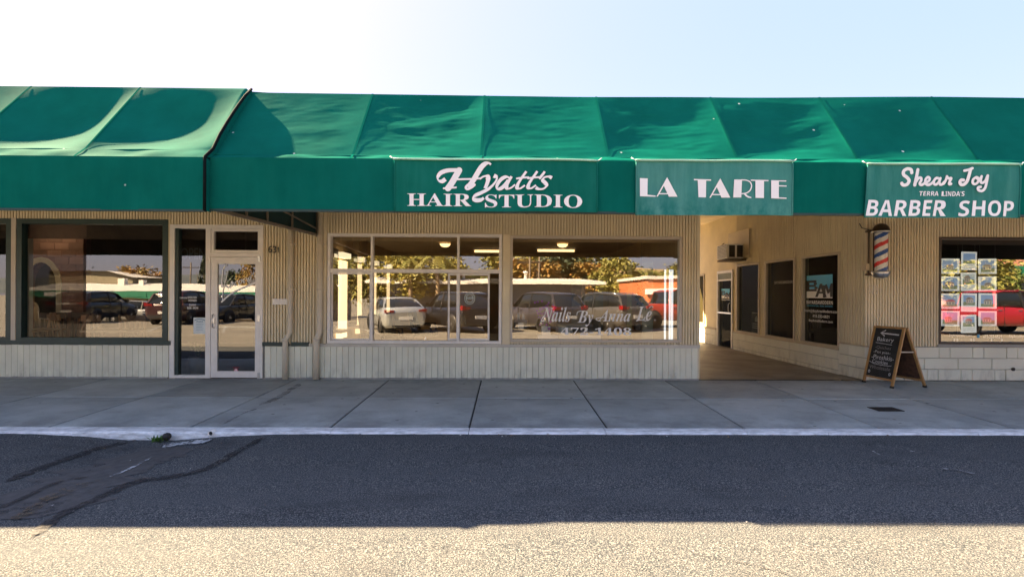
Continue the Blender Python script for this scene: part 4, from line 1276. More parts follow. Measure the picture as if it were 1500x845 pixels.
pol((1253, 210), (1320, 211), (1318, 372), (1250, 370)); pol((1316, 211), (1384, 212), (1384, 222), (1316, 221)); pol((1316, 254), (1388, 256), (1388, 266), (1316, 264)); pol((1316, 361), (1386, 363), (1386, 373), (1316, 371))
s.build('lettering', mt_letter, t)

t, f, P, w, h = banner('sun faded green cloth banner with three lines of white lettering above the barber pole', 1270, 1493, 241.5, 319, mt_ban3, .020, -.03)
s = MB(); lf = lambda a, b: f(a, b, .004); K3 = 245 / 1500
Z = lambda *pp: [P(1255 + x * K3, 235 + y * K3) for x, y in pp]
u3 = lambda q: q * K3 * 5.44 / 748
W3 = u3(29)
pen(s, Z((488, 112), (480, 84), (448, 76), (418, 96), (420, 128), (450, 152), (470, 182), (455, 214), (424, 220), (408, 204)), W3, lf)
pen(s, Z((541, 84), (534, 130), (520, 222)), W3, lf)
pen(s, Z((530, 190), (548, 162), (570, 158), (574, 180), (562, 208), (578, 222), (604, 208), (640, 188), (652, 165), (635, 152), (614, 172), (612, 204), (636, 222), (668, 210), (690, 190)), u3(24), lf)
pen(s, Z((745, 168), (716, 160), (692, 186), (696, 216), (722, 214), (744, 188), (752, 162)), u3(24), lf)
pen(s, Z((752, 162), (744, 196), (752, 218), (776, 212), (796, 182), (808, 148)), u3(24), lf)
pen(s, Z((806, 146), (822, 164), (846, 162), (834, 190), (828, 214), (846, 212)), u3(24), lf)
pen(s, Z((955, 98), (985, 92), (1022, 78)), u3(24), lf)
pen(s, Z((1004, 92), (994, 140), (982, 190), (960, 218), (934, 220), (922, 200), (932, 180), (950, 182)), u3(28), lf)
pen(s, Z((1052, 160), (1030, 178), (1028, 208), (1048, 220), (1072, 200), (1074, 170), (1054, 158), (1074, 178), (1098, 160)), u3(22), lf)
pen(s, Z((1100, 152), (1092, 190), (1104, 210), (1132, 196), (1148, 160), (1154, 146)), u3(24), lf)
pen(s, Z((1154, 146), (1146, 200), (1132, 256), (1104, 282), (1076, 274), (1072, 252), (1092, 246)), u3(24), lf)
btext(s, sansb('TERRA'), 568, 746, 277, 318, (1255, 235), K3, shear=.05); btext(s, sansb("LINDA'S"), 776, 974, 277, 322, (1255, 235), K3, shear=.05)
btext(s, sansb('BARBER'), 104, 808, 352, 500, (1255, 235), K3, shear=.12); btext(s, sansb('SHOP'), 918, 1412, 362, 508, (1255, 235), K3, shear=.12)
s.build('lettering', mt_letter, t)

# ------------------------------------------------------------------ barber pole
def barber():
    Yb = -.24
    x = wx(1290, Yb); zt = wz(341, 1290, Yb); zb = wz(397.5, 1290, Yb)
    t = thing('barber_pole', 'red white and blue striped barber pole with dark metal caps on the ribbed wall', 'barber pole', (x, Yb, zb))
    R = (wx(1299.5, Yb) - wx(1281, Yb)) / 2; H = zt - zb
    mr = M('barber_red', (.66, .035, .03), .4, var=.03); mw = M('barber_white', (.78, .75, .68), .4, var=.03); mbl = M('barber_blue', (.02, .09, .32), .4, var=.03)
    s = MB(); n, m = 36, 72; k0 = 0
    for j in range(m + 1):
        for i in range(n): s.v.append((R * .93 * math.cos(2 * PI * i / n), R * .93 * math.sin(2 * PI * i / n), H * j / m))
    for j in range(m):
        for i in range(n):
            a = j * n + i; b = j * n + (i + 1) % n
            q = (H * j / m / .29 + (i + j % 1) / n * -1.0 + .27) % 1.0
            mi = 0 if q < .23 else (1 if q < .5 else (2 if q < .73 else 1))
            s.f.append((a, b, b + n, a + n)); s.m.append(mi); s.sm.append(True)
    s.build('striped_cylinder', [mr, mw, mbl], t)
    capm = M('dark_bronze_cap', (.10, .075, .055), .28, metal=.9, var=.2); stl = mt_steel
    s = MB(); s.lathe([(R * 1.0, -.005), (R * 1.20, 0), (R * 1.23, .03), (R * 1.18, .05), (R * 1.1, .075), (R * .95, .105), (R * .66, .135), (R * .3, .15), (0, .153)], (0, 0, H), 28); s.build('top_cap', capm, t)
    s = MB(); s.lathe([(R * 1.22, .0), (R * 1.27, .006), (R * 1.27, .022), (R * 1.22, .028)], (0, 0, H), 28); s.build('cap_ring', stl, t)
    s = MB(); s.lathe([(R * 1.0, .006), (R * 1.20, 0), (R * 1.23, -.03), (R * 1.18, -.045), (R * 1.05, -.075), (R * .8, -.105), (R * .4, -.12), (0, -.123)], (0, 0, 0), 28); s.build('bottom_cap', mt_steel, t)
    s = MB(); s.lathe([(R * 1.22, .0), (R * 1.27, -.006), (R * 1.27, -.02), (R * 1.22, -.026)], (0, 0, 0), 28); s.build('cap_ring', stl, t)
    s = MB()
    for a in (0, PI): s.bar((R * 1.04 * math.cos(a), .02, -.01), (R * 1.04 * math.cos(a), .02, H + .01), .012, .02, up=(0, 1, 0))
    s.bar((-R * 1.1, .12, -.03), (-R * 1.1, .12, H + .04), .012, .03, up=(0, 1, 0))
    s.build('side_rail', capm, t)
    s = MB(); s.box(-R * 1.75, -R * 1.25, .08, .18, .02, .13); s.build('junction_box', M('tan_box', (.62, .5, .32), .5), t)
    s = MB(); s.box(-R * .9, R * .7, .1, .238, -.06, -.03); s.box(-R * .9, R * .7, .1, .238, H + .03, H + .06); s.build('wall_bracket', capm, t)
    s = MB(); s.tube([(-R * 1.2, .1, H + .06), (-R * 1.8, .18, H + .1), (-R * 1.95, .22, H + .18)], .008, 6); s.build('cable', mt_black, t)
barber()

# ------------------------------------------------------------------ window air conditioner in the passage wall
def ac():
    yc = yp(1090); y0 = yp(1095.5, 360); zc0 = 2.40
    t = thing('air_conditioner', 'white boxy air conditioner jutting from the passage wall on a wooden shelf', 'air conditioner', (XC, yc, 2.30))
    ya, yb2 = 0.0, .62; D = .44
    mtw = M('aged_white_casing', (.88, .87, .82), .5, var=.08)
    s = MB(); frame_x = -D
    s.box(-D, -.0, ya, yb2, .06, .42); s.build('casing', mtw, t)
    s = MB(); s.box(-D - .003, -D + .001, ya + .03, yb2 - .03, .08, .41); s.build('grille_back', mt_brown_trim, t)
    s = MB()
    for k in range(9): s.box(-D - .006, -D + .001, ya + .03, yb2 - .03, .085 + k * .035, .105 + k * .035)
    for k in range(12): s.box(-D - .004, -D + .001, ya + .04 + k * .047, ya + .055 + k * .047, .085, .40)
    s.build('grille', M('grille_grey', (.62, .60, .54), .6), t)
    s = MB(); s.box(-D + .05, -D + .20, ya - .004, ya + .002, .09, .39); s.box(-D + .25, -D + .40, ya - .004, ya + .002, .09, .39); s.build('side_vent', mt_black, t)
    s = MB()
    for k in range(6): s.box(-D + .055, -D + .195, ya - .009, ya - .004, .11 + k * .05, .118 + k * .05); s.box(-D + .255, -D + .395, ya - .009, ya - .004, .11 + k * .05, .118 + k * .05)
    s.build('louvre', M('louvre_brown', (.10, .085, .06), .6), t)
    s = MB(); s.box(-D + .02, 0, ya - .1, yb2 + .02, .0, .04); s.bar((-D + .05, .2, .05), (-.0, .2, .05), .05, .03); s.build('shelf', M('weathered_wood', (.10, .07, .045), .8, var=.3, scale=20), t)
    s = MB(); s.box(-.035, -.004, ya - .32, yb2 + .25, .06, .78); s.build('backing_board', M('plywood_tan', (.55, .47, .33), .6, var=.08, stretch=(1, 1, 6)), t)
    s = MB(); s.tube([(-.02, yb2 + .55, .55), (-.03, yb2 + .75, .50), (-.03, yb2 + .8, .35), (-.03, yb2 + .72, .22), (-.03, yb2 + .6, .15)], .012, 6); s.build('cable', M('cable_brown', (.12, .09, .05), .6), t)
ac()

# ------------------------------------------------------------------ chalkboard sign
def aframe():
    t = thing('sandwich_board', 'wooden folding sandwich board with white chalk writing on black', 'sandwich board', (6.05, -.40, walk_z(-.4)))
    def G(px, py):
        x, y = on_z(px, py, -.012); return Vector((x, y, walk_z(y)))
    fl = Vector((5.90, -.14, walk_z(-.14))); fr = Vector((6.0, -.66, walk_z(-.66)))
    rl = Vector((6.07, -.17, .925)); rr = Vector((6.17, -.69, .925))
    bl = Vector((6.42, -.06, walk_z(-.1))); br = Vector((6.60, -.57, walk_z(-.57)))
    base = Vector(t.location)
    fl, fr, rl, rr, bl, br = [p - base for p in (fl, fr, rl, rr, bl, br)]
    wood = M('varnished_pine', (.42, .235, .085), .45, var=.22, scale=10, stretch=(4, 4, .5), bump=.1)
    n = (fr - fl).cross(rl - fl).normalized()
    if n.x > 0: n = -n
    def q(a, b, off=0.0): return fl.lerp(fr, a).lerp(rl.lerp(rr, a), b) + n * off
    n2 = (br - bl).cross(rl - bl).normalized()
    if n2.x < 0: n2 = -n2
    off = Vector((.035, .0, -.0))
    def q2(a, b, o=0.0): return (bl.lerp(br, a)).lerp(rl.lerp(rr, a) + off, b) + n2 * o
    for fn, nn in ((q, n), (q2, n2)):
        for a in (.03, .97):
            s = MB(); s.bar(fn(a, .02), fn(a, 1.0), .038, .026, up=tuple(nn)); s.build('leg', wood, t)
            s = MB(); s.bar(fn(a, -.0), fn(a, .035), .046, .034, up=tuple(nn)); s.build('foot', mt_black, t)
        for b in (.125, .985):
            s = MB(); s.bar(fn(.06, b), fn(.94, b), .026, .045 if b < .5 else .035, up=tuple(nn)); s.build('rail', wood, t)
    s = MB(); s.poly([q(.06, .14, .004), q(.94, .14, .004), q(.94, .97, .004), q(.06, .97, .004)]); s.poly([q(.06, .14, -.006), q(.94, .14, -.006), q(.94, .97, -.006), q(.06, .97, -.006)]); s.build('chalkboard', M('chalkboard', (.016, .018, .018), .7, var=.4, scale=9, dirt=(.06, .06, .06), dirt_amt=.4, dirt_scale=7), t)
    s = MB(); s.poly([q2(.06, .14), q2(.94, .14), q2(.94, .97), q2(.06, .97)]); s.poly([q2(.06, .14, -.005), q2(.94, .14, -.005), q2(.94, .97, -.005), q2(.06, .97, -.005)]); s.build('back_panel', M('hardboard_brown', (.085, .040, .022), .7, var=.5, scale=16), t)
    s = MB(); s.bar(q(.97, .60, -.01), q2(.97, .60, -.01), .012, .018); s.build('stay', M('pale_wood', (.5, .42, .32), .5), t)
    s = MB(); lf = lambda a, b: q(a, b, .007); nn = tuple(n)
    pen(s, [(.86, .875), (.30, .885)], .022, lf, smooth=False, nrm=nn); pen(s, [(.42, .935), (.27, .885), (.42, .84)], .022, lf, smooth=False, nrm=nn)
    W = dict(res=3)
    add_text(s, 'Bakery', (.20, .74, .725, .815), lf, rise=-.0)
    pen(s, [(.18, .715), (.72, .70)], .008, lf, smooth=False, nrm=nn)
    add_text(s, '-Pot pies-', (.16, .72, .525, .585), lf); add_text(s, '-Piroshkis-', (.13, .86, .435, .51), lf); add_text(s, 'Cookies', (.18, .70, .365, .425), lf)
    pen(s, [(.1, .385), (.3, .352), (.72, .348), (.84, .36)], .008, lf, nrm=nn)
    for cx in (.16, .84): pen(s, [(cx + .03 * math.cos(k * PI / 4), .215 + .018 * math.sin(k * PI / 4)) for k in range(9)], .014, lf, nrm=nn)
    s.build('lettering', M('chalk_white', (.62, .63, .63), .8, var=.2, scale=60), t)
    s = MB(); add_text(s, '-Quiches', (.18, .70, .605, .665), lf); add_text(s, 'Wholesale', (.12, .82, .265, .325), lf); s.build('lettering', M('chalk_grey', (.26, .25, .24), .8, var=.2, scale=60), t)
aframe()

# ------------------------------------------------------------------ property sheets hanging in the right-hand window
def listings():
    yl = .14; r = random.Random(9)
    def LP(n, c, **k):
        c = tuple(x * .85 + .08 for x in c); return M(n, c, .6, emit=c, estr=.034, **k)      # faint glow added to sheets and prints so they read bright
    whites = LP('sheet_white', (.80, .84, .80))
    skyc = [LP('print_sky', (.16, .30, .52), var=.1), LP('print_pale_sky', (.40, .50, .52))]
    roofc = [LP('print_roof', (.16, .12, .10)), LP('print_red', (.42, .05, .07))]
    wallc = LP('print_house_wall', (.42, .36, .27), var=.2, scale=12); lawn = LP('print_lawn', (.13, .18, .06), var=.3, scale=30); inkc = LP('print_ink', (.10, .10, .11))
    cols = [('left', 1377, 1405.5, [(378.5, 401), (404.5, 426), (429.5, 452), (455, 477.5)]), ('middle', 1408, 1430.5, [(369, 396), (399, 426), (430, 457), (460.5, 487)]), ('right', 1433.5, 1460, [(378.5, 401), (404.5, 426), (429.5, 452), (455.5, 477.5)])]
    rown = ['top', 'second', 'third', 'bottom']
    for cn, a, b, rows in cols:
        for ri, (p0, p1) in enumerate(rows):
            x0, z1 = on_y(a, p0, yl); x1, z0 = on_y(b, p1, yl); w = (x1 - x0) / 2; h = z1 - z0
            lab = f'{"portrait" if cn == "middle" else "landscape"} property sheet, {rown[ri]} one of the {cn} hanging column in the right shop window'
            t = thing('property_sheet', lab, 'sheet', ((x0 + x1) / 2, yl, z0), group='property sheets hanging in the right shop window'); t.rotation_euler.y = math.radians(r.uniform(-1.3, 1.3)); t.location.z += r.uniform(-.006, .006)
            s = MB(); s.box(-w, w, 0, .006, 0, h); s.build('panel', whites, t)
            mats = [skyc[r.randrange(2)], wallc, roofc[1 if (cn, ri) in (('middle', 3), ('left', 2)) else 0], lawn, inkc, skyc[0]]
            s = MB(); lo = .34 if cn == 'middle' else .12; m = .12
            X = lambda u: -w + 2 * w * u
            Zf = lambda v: h * v
            def rect(u0, u1, v0, v1, mi, k): s.quad((X(u0), -.001 * k, Zf(v0)), (X(u1), -.001 * k, Zf(v0)), (X(u1), -.001 * k, Zf(v1)), (X(u0), -.001 * k, Zf(v1)), mi)
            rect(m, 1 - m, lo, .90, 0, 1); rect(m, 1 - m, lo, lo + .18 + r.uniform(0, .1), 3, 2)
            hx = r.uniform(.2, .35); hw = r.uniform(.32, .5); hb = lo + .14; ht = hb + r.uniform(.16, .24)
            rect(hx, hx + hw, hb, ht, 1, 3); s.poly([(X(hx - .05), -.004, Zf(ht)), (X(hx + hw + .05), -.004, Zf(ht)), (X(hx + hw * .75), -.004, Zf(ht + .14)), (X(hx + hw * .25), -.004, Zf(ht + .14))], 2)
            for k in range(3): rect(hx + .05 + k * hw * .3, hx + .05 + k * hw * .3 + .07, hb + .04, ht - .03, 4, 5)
            if cn == 'middle':
                for k in range(4): rect(m, 1 - m - .1 * (k % 2), .27 - .055 * k, .285 - .055 * k, 4, 2)
            else: rect(m, .7, .05, .075, 4, 2)
            if (cn, ri) == ('middle', 0): rect(m, 1 - m, .52, .9, 5, 6)
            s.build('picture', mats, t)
    mb = MB()
    for px in (1378.5, 1403.5, 1410, 1428.5, 1435.5, 1458): mb.tube([(wx(px, yl), yl + .01, wz(350, px, yl)), (wx(px, yl), yl + .01, wz(498, px, yl))], .002, 4)
    o = mb.build('hanging_wire', M('thin_wire', (.5, .5, .5), .4, metal=1)); tag(o, 'thin steel wires holding the property sheets in the right shop window', 'wire')
listings()

# ================================================================== ROOMS BEHIND THE GLASS
def room(x0, x1, y0, y1, zc, wall, floor, ceil, left=True):
    s = MB()
    if left: s.box(x0 - .05, x0, y0, y1, -.05, zc + .05)
    s.box(x0, x1, y0 + .01, y0 + .03, 2.3, zc + .05); s.box(x1, x1 + .05, y0, y1, -.05, zc + .05); s.box(x0, x1, y1, y1 + .05, -.05, zc + .05)
    s.build('inner_wall', wall, bld)
    s = MB(); s.box(x0, x1, .135, y1, -.06, .01); s.build('inner_floor', floor, bld)
    s = MB(); s.box(x0, x1, .135, y1, zc, zc + .05); s.build('inner_ceiling', ceil, bld)
XP = wx(452)
# ---- restaurant
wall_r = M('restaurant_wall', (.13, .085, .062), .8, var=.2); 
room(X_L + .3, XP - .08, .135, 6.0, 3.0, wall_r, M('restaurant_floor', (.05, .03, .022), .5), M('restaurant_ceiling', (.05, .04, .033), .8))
def arch():
    yA = 2.2
    xa, xb = wx(30, yA), wx(122, yA)
    o0, o1 = wx(38, yA), wx(83, yA); zt = wz(385, 60, yA); zs = wz(418, 60, yA)
    t = thing('brick_arch_wall', 'dim brown brick partition with a pale arched opening inside the left window', 'partition', ((xa + xb) / 2, yA, .01)); bx = t.location.x
    s = MB(); m = 10; cx = (o0 + o1) / 2; R = (o1 - o0) / 2; rz = zt - zs
    bricks = M('dim_brick', (.30, .15, .10), .85, var=.25, scale=7); 
    arcp = [(cx + R * math.cos(k * PI / m), zs + rz * math.sin(k * PI / m)) for k in range(m + 1)]
    poly = [(o1, 0), (xb, 0), (xb, 2.95), (xa, 2.95), (xa, 0), (o0, 0)] + list(reversed(arcp))
    left = [(xa, 0), (o0, 0)] + list(reversed(arcp[m // 2:])) ; 
    s.prism([(xa, 0), (o0, 0), (o0, zs), (xa, zs)], lambda a, b: (a - bx, 0, b), (0, .2, 0)); s.prism([(o1, 0), (xb, 0), (xb, zs), (o1, zs)], lambda a, b: (a - bx, 0, b), (0, .2, 0))
    for k in range(m):
        (p, z0), (q, z1) = arcp[k], arcp[k + 1]; s.prism([(q, z1), (p, z0), (p, 2.95), (q, 2.95)], lambda a, b: (a - bx, 0, b), (0, .2, 0))
    s.prism([(xa, zs), (o0, zs), (o0, 2.95), (xa, 2.95)], lambda a, b: (a - bx, 0, b), (0, .2, 0)); s.prism([(o1, zs), (xb, zs), (xb, 2.95), (o1, 2.95)], lambda a, b: (a - bx, 0, b), (0, .2, 0))
    s.build('wall', bricks, t)
    s = MB(); W = .11
    for k in range(m):
        (p, z0), (q, z1) = arcp[k], arcp[k + 1]
        def o(x, z): d = Vector((x - cx, 0, (z - zs) * R / rz)).normalized(); return (x + d.x * W, z + d.z * W)
        s.prism([(p, z0), o(p, z0), o(q, z1), (q, z1)], lambda a, b: (a - bx, -.02, b), (0, .05, 0))
    s.prism([(o1, 0), (o1 + W, 0), (o1 + W, zs), (o1, zs)], lambda a, b: (a - bx, -.02, b), (0, .05, 0))
    s.build('arch_trim', M('arch_trim_tan', (.62, .50, .34), .7), t)
    b = MB(); b.box(-.10, .10, -.008, .004, -.03, .03); bme = b.mesh('brick', M('dim_brick_face', (.40, .21, .14), .85, orand=.35))
    r = random.Random(1); bh, bw = .15, .30
    for j in range(19):
        z = .1 + j * bh
        for i in range(12):
            x = xa + .1 + i * bw + (bw / 2 if j % 2 else 0)
            if x > xb - .12: continue
            inarch = o0 - .15 < x < o1 + .26 and (z < zs or ((x - cx) / (R + .22)) ** 2 + ((z - zs) / (rz + .18)) ** 2 < 1)
            if inarch: continue
            k = link_mesh('brick', bme, t, (x - bx, 0, z)); k.scale = (1.38, 1, 2.2)
arch()
mb = MB(); mb.box(wx(37.5, .35), wx(43, .35), .3, .42, .01, 2.9); o = mb.build('interior_post', M('pale_post', (.45, .42, .33), .7)); tag(o, 'pale upright post just inside the left edge of the restaurant window', 'post')
wood_c = M('chair_wood', (.11, .05, .026), .45, var=.2, scale=12, stretch=(3, 3, .5)); pale_c = M('pale_chair_wood', (.34, .19, .10), .45)
def chair(px, Yc, rz, label, wood=wood_c, bent=False):
    t = thing('dining_chair', label, 'chair', (wx(px, Yc), Yc, .01), rz, 'chairs in the restaurant')
    s = MB(); s.box(-.21, .21, -.21, .21, .43, .47); s.build('seat', wood, t)
    for sx in (-1, 1):
        s = MB(); s.bar((sx * .19, -.19, 0), (sx * .19, -.19, .43), .035, .035, up=(0, 1, 0)); s.build('leg', wood, t)
        s = MB()
        if bent: s.tube([(sx * .27, .22, 0), (sx * .24, .2, .4), (sx * .17, .22, .75), (sx * .04, .25, 1.02)], .022, 8)
        else: s.bar((sx * .19, .19, 0), (sx * .2, .25, 1.0), .035, .035, up=(0, 1, 0))
        s.build('rear_post', wood, t)
    s = MB(); s.box(-.18, .18, .22, .245, .88, .99); s.build('top_rail', wood, t)
    for k in range(4):
        s = MB(); s.bar((-.12 + k * .08, .205, .47), (-.12 + k * .08, .235, .9), .025, .012, up=(0, 1, 0)); s.build('slat', wood, t)
for a in ((70, 1.5, .4, 'dark wooden slat back chair below the arch inside the left window'), (100, 1.2, 2.8, 'pale bentwood chair right of the arch inside the left window', pale_c, True), (112, 1.7, .2, 'dark wooden chair behind the pale bentwood chair inside the left window'),
          (150, .9, 3.1, 'dark bent back chair at the window table left of the pair', pale_c, True), (205, 1.0, 3.3, 'pale slat back chair right end inside the left window', pale_c), (10, 1.3, .2, 'dark wooden chair inside the far left window')): chair(*a)
def table(px, Yc, w, label, top):
    t = thing('dining_table', label, 'table', (wx(px, Yc), Yc, .01), 0, 'tables in the restaurant')
    s = MB(); s.box(-w, w, -.35, .35, .70, .735); s.build('tabletop', top, t)
    s = MB(); s.lathe([(.045, .03), (.045, .70)], (0, 0, 0), 10); s.lathe([(0, 0), (.24, 0), (.24, .025), (.05, .04)], (0, 0, 0), 12); s.build('pedestal', mt_black, t)
table(186, .75, .55, 'restaurant table with a pale wooden edge at the right part of the left window', M('table_pale', (.42, .29, .17), .4)); table(57, .75, .2, 'small restaurant table with a pale edge below the arch', M('table_pale2', (.42, .29, .17), .4))
mb = MB()
mt_beam = M('ceiling_beam', (.035, .025, .02), .7)
for y in (1.2, 2.4, 3.6): mb.box(X_L + .4, XP - .2, y, y + .16, 2.72, 3.0)
mb.build('ceiling_beam', mt_beam, bld)
t = thing('downlight', 'small round recessed ceiling light glowing inside the left window', 'ceiling light', (wx(57, 1.8), 1.8, 2.70)); s = MB(); s.lathe([(0, 0), (.06, 0), (.08, .01), (.08, .30)], (0, 0, 0), 16)
s.build('shade', M('lit_lens', (.8, .75, .6), .5, emit=(1, .85, .6), estr=.8), t)
# plant pot behind side light
t = thing('potted_plant', 'grey pot with a spiky plant behind the glass left of the restaurant door', 'potted plant', (wx(291, .35), .35, .01))
s = MB(); s.lathe([(0, 0), (.11, 0), (.145, .30), (.15, .31), (.135, .31), (.12, .27), (0, .27)], (0, 0, 0), 18); s.build('pot', M('grey_pot', (.30, .27, .25), .7), t)
s = MB(); r = random.Random(2)
for k in range(18):
    a = r.uniform(0, 2 * PI); l = r.uniform(.2, .4); d = Vector((math.cos(a) * .5, math.sin(a) * .5, 1)).normalized(); p = Vector((0, 0, .27)); w_ = Vector((-math.sin(a), math.cos(a), 0)) * .012
    s.poly([p - w_, p + d * l * .6 - w_, p + d * l + Vector((d.x, d.y, 0)) * .1, p + d * l * .6 + w_, p + w_])
s.build('leaves', M('spiky_leaf', (.10, .12, .04), .6), t)

# ---- hair studio
cream = M('salon_wall', (.40, .28, .14), .7, var=.08)
room(XP + .02, XE - .16, .135, 6.5, 2.62, cream, M('salon_floor', (.22, .18, .13), .35, var=.1), M('salon_ceiling', (.55, .42, .26), .8))
def emis(name, c, e): return M(name, (.8, .7, .5), .5, var=0, emit=c, estr=e)
def mirror_station(Y, label, lit, w_=.2):
    x = XP + .03
    t = thing('mirror_station', label, 'mirror', (x, Y, 0), 0, 'lit mirror stations along the left wall of the salon')
    s = MB(); s.box(0, .05, -.30, .30, .75, 2.25); s.build('frame', M('dark_station_frame', (.06, .04, .03), .5), t)
    s = MB(); s.box(.05, .056, -.24, .24, .82, 2.15); s.build('mirror', M('mirror_glass', (.75, .78, .76), .03, metal=1, var=0), t)
    s = MB(); s.box(0, .08, .34, .34 + w_, .55, 2.05); s.build('light_panel', emis('lit_panel', (1, .70, .36), lit * .32), t)
    s = MB(); s.box(0, .30, -.30, .30, .70, .74); s.build('shelf', M('salon_shelf', (.30, .22, .14), .5), t)
    s = MB(); s.box(.0, .14, .30, .38 + w_, 2.1, 2.2); s.build('valance_light', emis('lit_cap', (1, .78, .48), lit * .22), t)
mirror_station(.95, 'lit salon mirror station nearest to the street window', .42, .42); mirror_station(2.2, 'middle lit salon mirror station on the left wall', .28); mirror_station(3.45, 'third lit salon mirror station on the left wall', .26); mirror_station(4.9, 'rearmost lit salon mirror station on the left wall', .24)
def salon_chair(x, Y, rz, label):
    t = thing('salon_chair', label, 'salon chair', (x, Y, .01), rz, 'black chairs in the hair studio')
    vin = M('black_vinyl', (.02, .018, .017), .35)
    s = MB(); s.lathe([(0, 0), (.27, 0), (.27, .03), (.05, .05), (.05, .42)], (0, 0, 0), 16); s.build('base', mt_chrome, t)
    s = MB(); s.box(-.25, .25, -.25, .25, .42, .54); s.build('seat', vin, t)
    s = MB(); s.bar((0, .22, .5), (0, .32, 1.0), .46, .09, up=(0, 1, 0)); s.build('backrest', vin, t)
    for sx in (-1, 1):
        s = MB(); s.tube([(sx * .27, .2, .5), (sx * .29, .2, .7), (sx * .29, -.18, .7), (sx * .27, -.2, .5)], .02, 6); s.build('armrest', vin, t)
salon_chair(-2.3, 1.0, 1.2, 'black salon chair nearest to the left part of the white window'); salon_chair(-2.25, 2.3, 1.4, 'black salon chair by the middle mirror station'); salon_chair(-1.9, 3.6, 1.5, 'black salon chair at the rear of the studio')
def ceiling_lamp(px, py, zc, label, r_=.13):
    d = ray(px, py); k = (zc - 1.4) / d.z; p = CAM + d * k
    t = thing('ceiling_lamp', label, 'ceiling lamp', (p.x, min(p.y, 6), zc), 0, 'round ceiling lamps in the studio')
    s = MB(); s.lathe([(r_ * 1.05, 0), (r_ * 1.05, -.02), (r_ * .9, -.022)], (0, 0, 0), 18); s.build('rim', mt_white, t)
    s = MB(); s.lathe([(r_ * .98, -.012), (r_ * .9, -.05), (r_ * .6, -.085), (0, -.10)], (0, 0, 0), 18); s.build('globe', emis('lit_globe', (1, .62, .25), .22), t)
ceiling_lamp(652, 356, 2.615, 'round glowing ceiling lamp behind the white framed window'); ceiling_lamp(824, 356.5, 2.615, 'round glowing ceiling lamp behind the nail salon window')
def tube_lamp(px0, px1, py, zc, label):
    d = ray((px0 + px1) / 2, py); k = (zc - .07 - 1.4) / d.z; p = CAM + d * k; y = min(p.y, 6.2); w = (wx(px1, y) - wx(px0, y)) / 2
    t = thing('tube_light', label, 'tube light', (wx((px0 + px1) / 2, y), y, zc), 0, 'glowing tube lights in the studio')
    s = MB(); s.box(-w, w, -.06, .06, -.04, 0); s.build('housing', mt_white, t)
    s = MB(); s.lathe([(0, -w * .94), (.03, -w * .94), (.03, w * .94), (0, w * .94)], (0, -.0, -.075), 10, axis='x'); s.build('tube', emis('lit_tube', (1, .66, .28), .18), t)
    s = MB(); s.box(-w, -w * .93, -.04, .04, -.11, -.035); s.box(w * .93, w, -.04, .04, -.11, -.035); s.build('end_cap', M('lamp_end', (.5, .38, .2), .5), t)
tube_lamp(693, 745, 368, 2.615, 'glowing tube light at the right of the white framed window'); tube_lamp(785, 843, 367, 2.615, 'glowing tube light behind the nail salon window')
# window sill of the nail salon: pots, boxes, bottles, curtains
mb = MB(); 
t = thing('display_counter', 'long low white display counter behind the nail salon window', 'counter', (wx(833, .35), .38, 0)); w = (wx(880, .35) - wx(788, .35)) / 2
zt = wz(490.5, 833, .25)
for k in range(3):
    s = MB(); s.box(-w + k * 2 * w / 3 + .006, -w + (k + 1) * 2 * w / 3 - .006, -.16, .16, .01, zt); s.build('counter_box', M('counter_white', (.62, .62, .6), .5), t)
def pot(px0, px1, py0, py1, Yp, label, plant, col, flowers=None):
    x0, x1 = wx(px0, Yp), wx(px1, Yp); zb_, ztp = wz(py1, px0, Yp), wz(py0, px0, Yp)
    t = thing('flower_pot', label, 'pot', ((x0 + x1) / 2, Yp, zb_)); R = (x1 - x0) / 2; H = ztp - zb_
    s = MB(); s.box(-R, R, -R, R, 0, H); s.box(-R * .85, R * .85, -R * .85, R * .85, H, H + .004); s.build('pot', M('pot_white', col, .5), t)
    if plant:
        s = MB(); r = random.Random(px0); 
        for k in range(60):
            p = Vector((r.gauss(0, R * .9), r.gauss(0, R * .7), H + abs(r.gauss(.06, .08)))); q = Vector((r.uniform(-1, 1), r.uniform(-1, 1), r.uniform(-.2, 1))).normalized() * .06; w_ = q.cross(Vector((0, 0, 1))).normalized() * .015
            s.poly([p, p + q * .5 + w_, p + q, p + q * .5 - w_], 0)
        if flowers:
            for k in range(70):
                p = Vector((r.gauss(.02, R * 1.2), r.gauss(0, R * .7), H + .22 + r.gauss(0, .09))); a = r.uniform(0, 6); e = .022
                s.poly([p + Vector((e * math.cos(a + j * PI / 2.5), r.uniform(-.01, .01), e * math.sin(a + j * PI / 2.5))) for j in range(5)], 1)
            s.tube([(0, 0, H), (.01, 0, H + .2)], .006, 5, 0)
        s.build('leaves', [M('pot_leaf', (.06, .11, .03), .6), M('flower_' + str(px0), flowers or (.3, .1, .3), .6)], t)
pot(793.5, 806, 477.5, 490.5, .28, 'white square pot with purple flowers on the counter behind the nail salon window', True, (.66, .66, .64), (.42, .10, .42))
pot(821, 838, 479, 490.5, .30, 'plain white square pot right of the purple flowers', False, (.55, .56, .52))
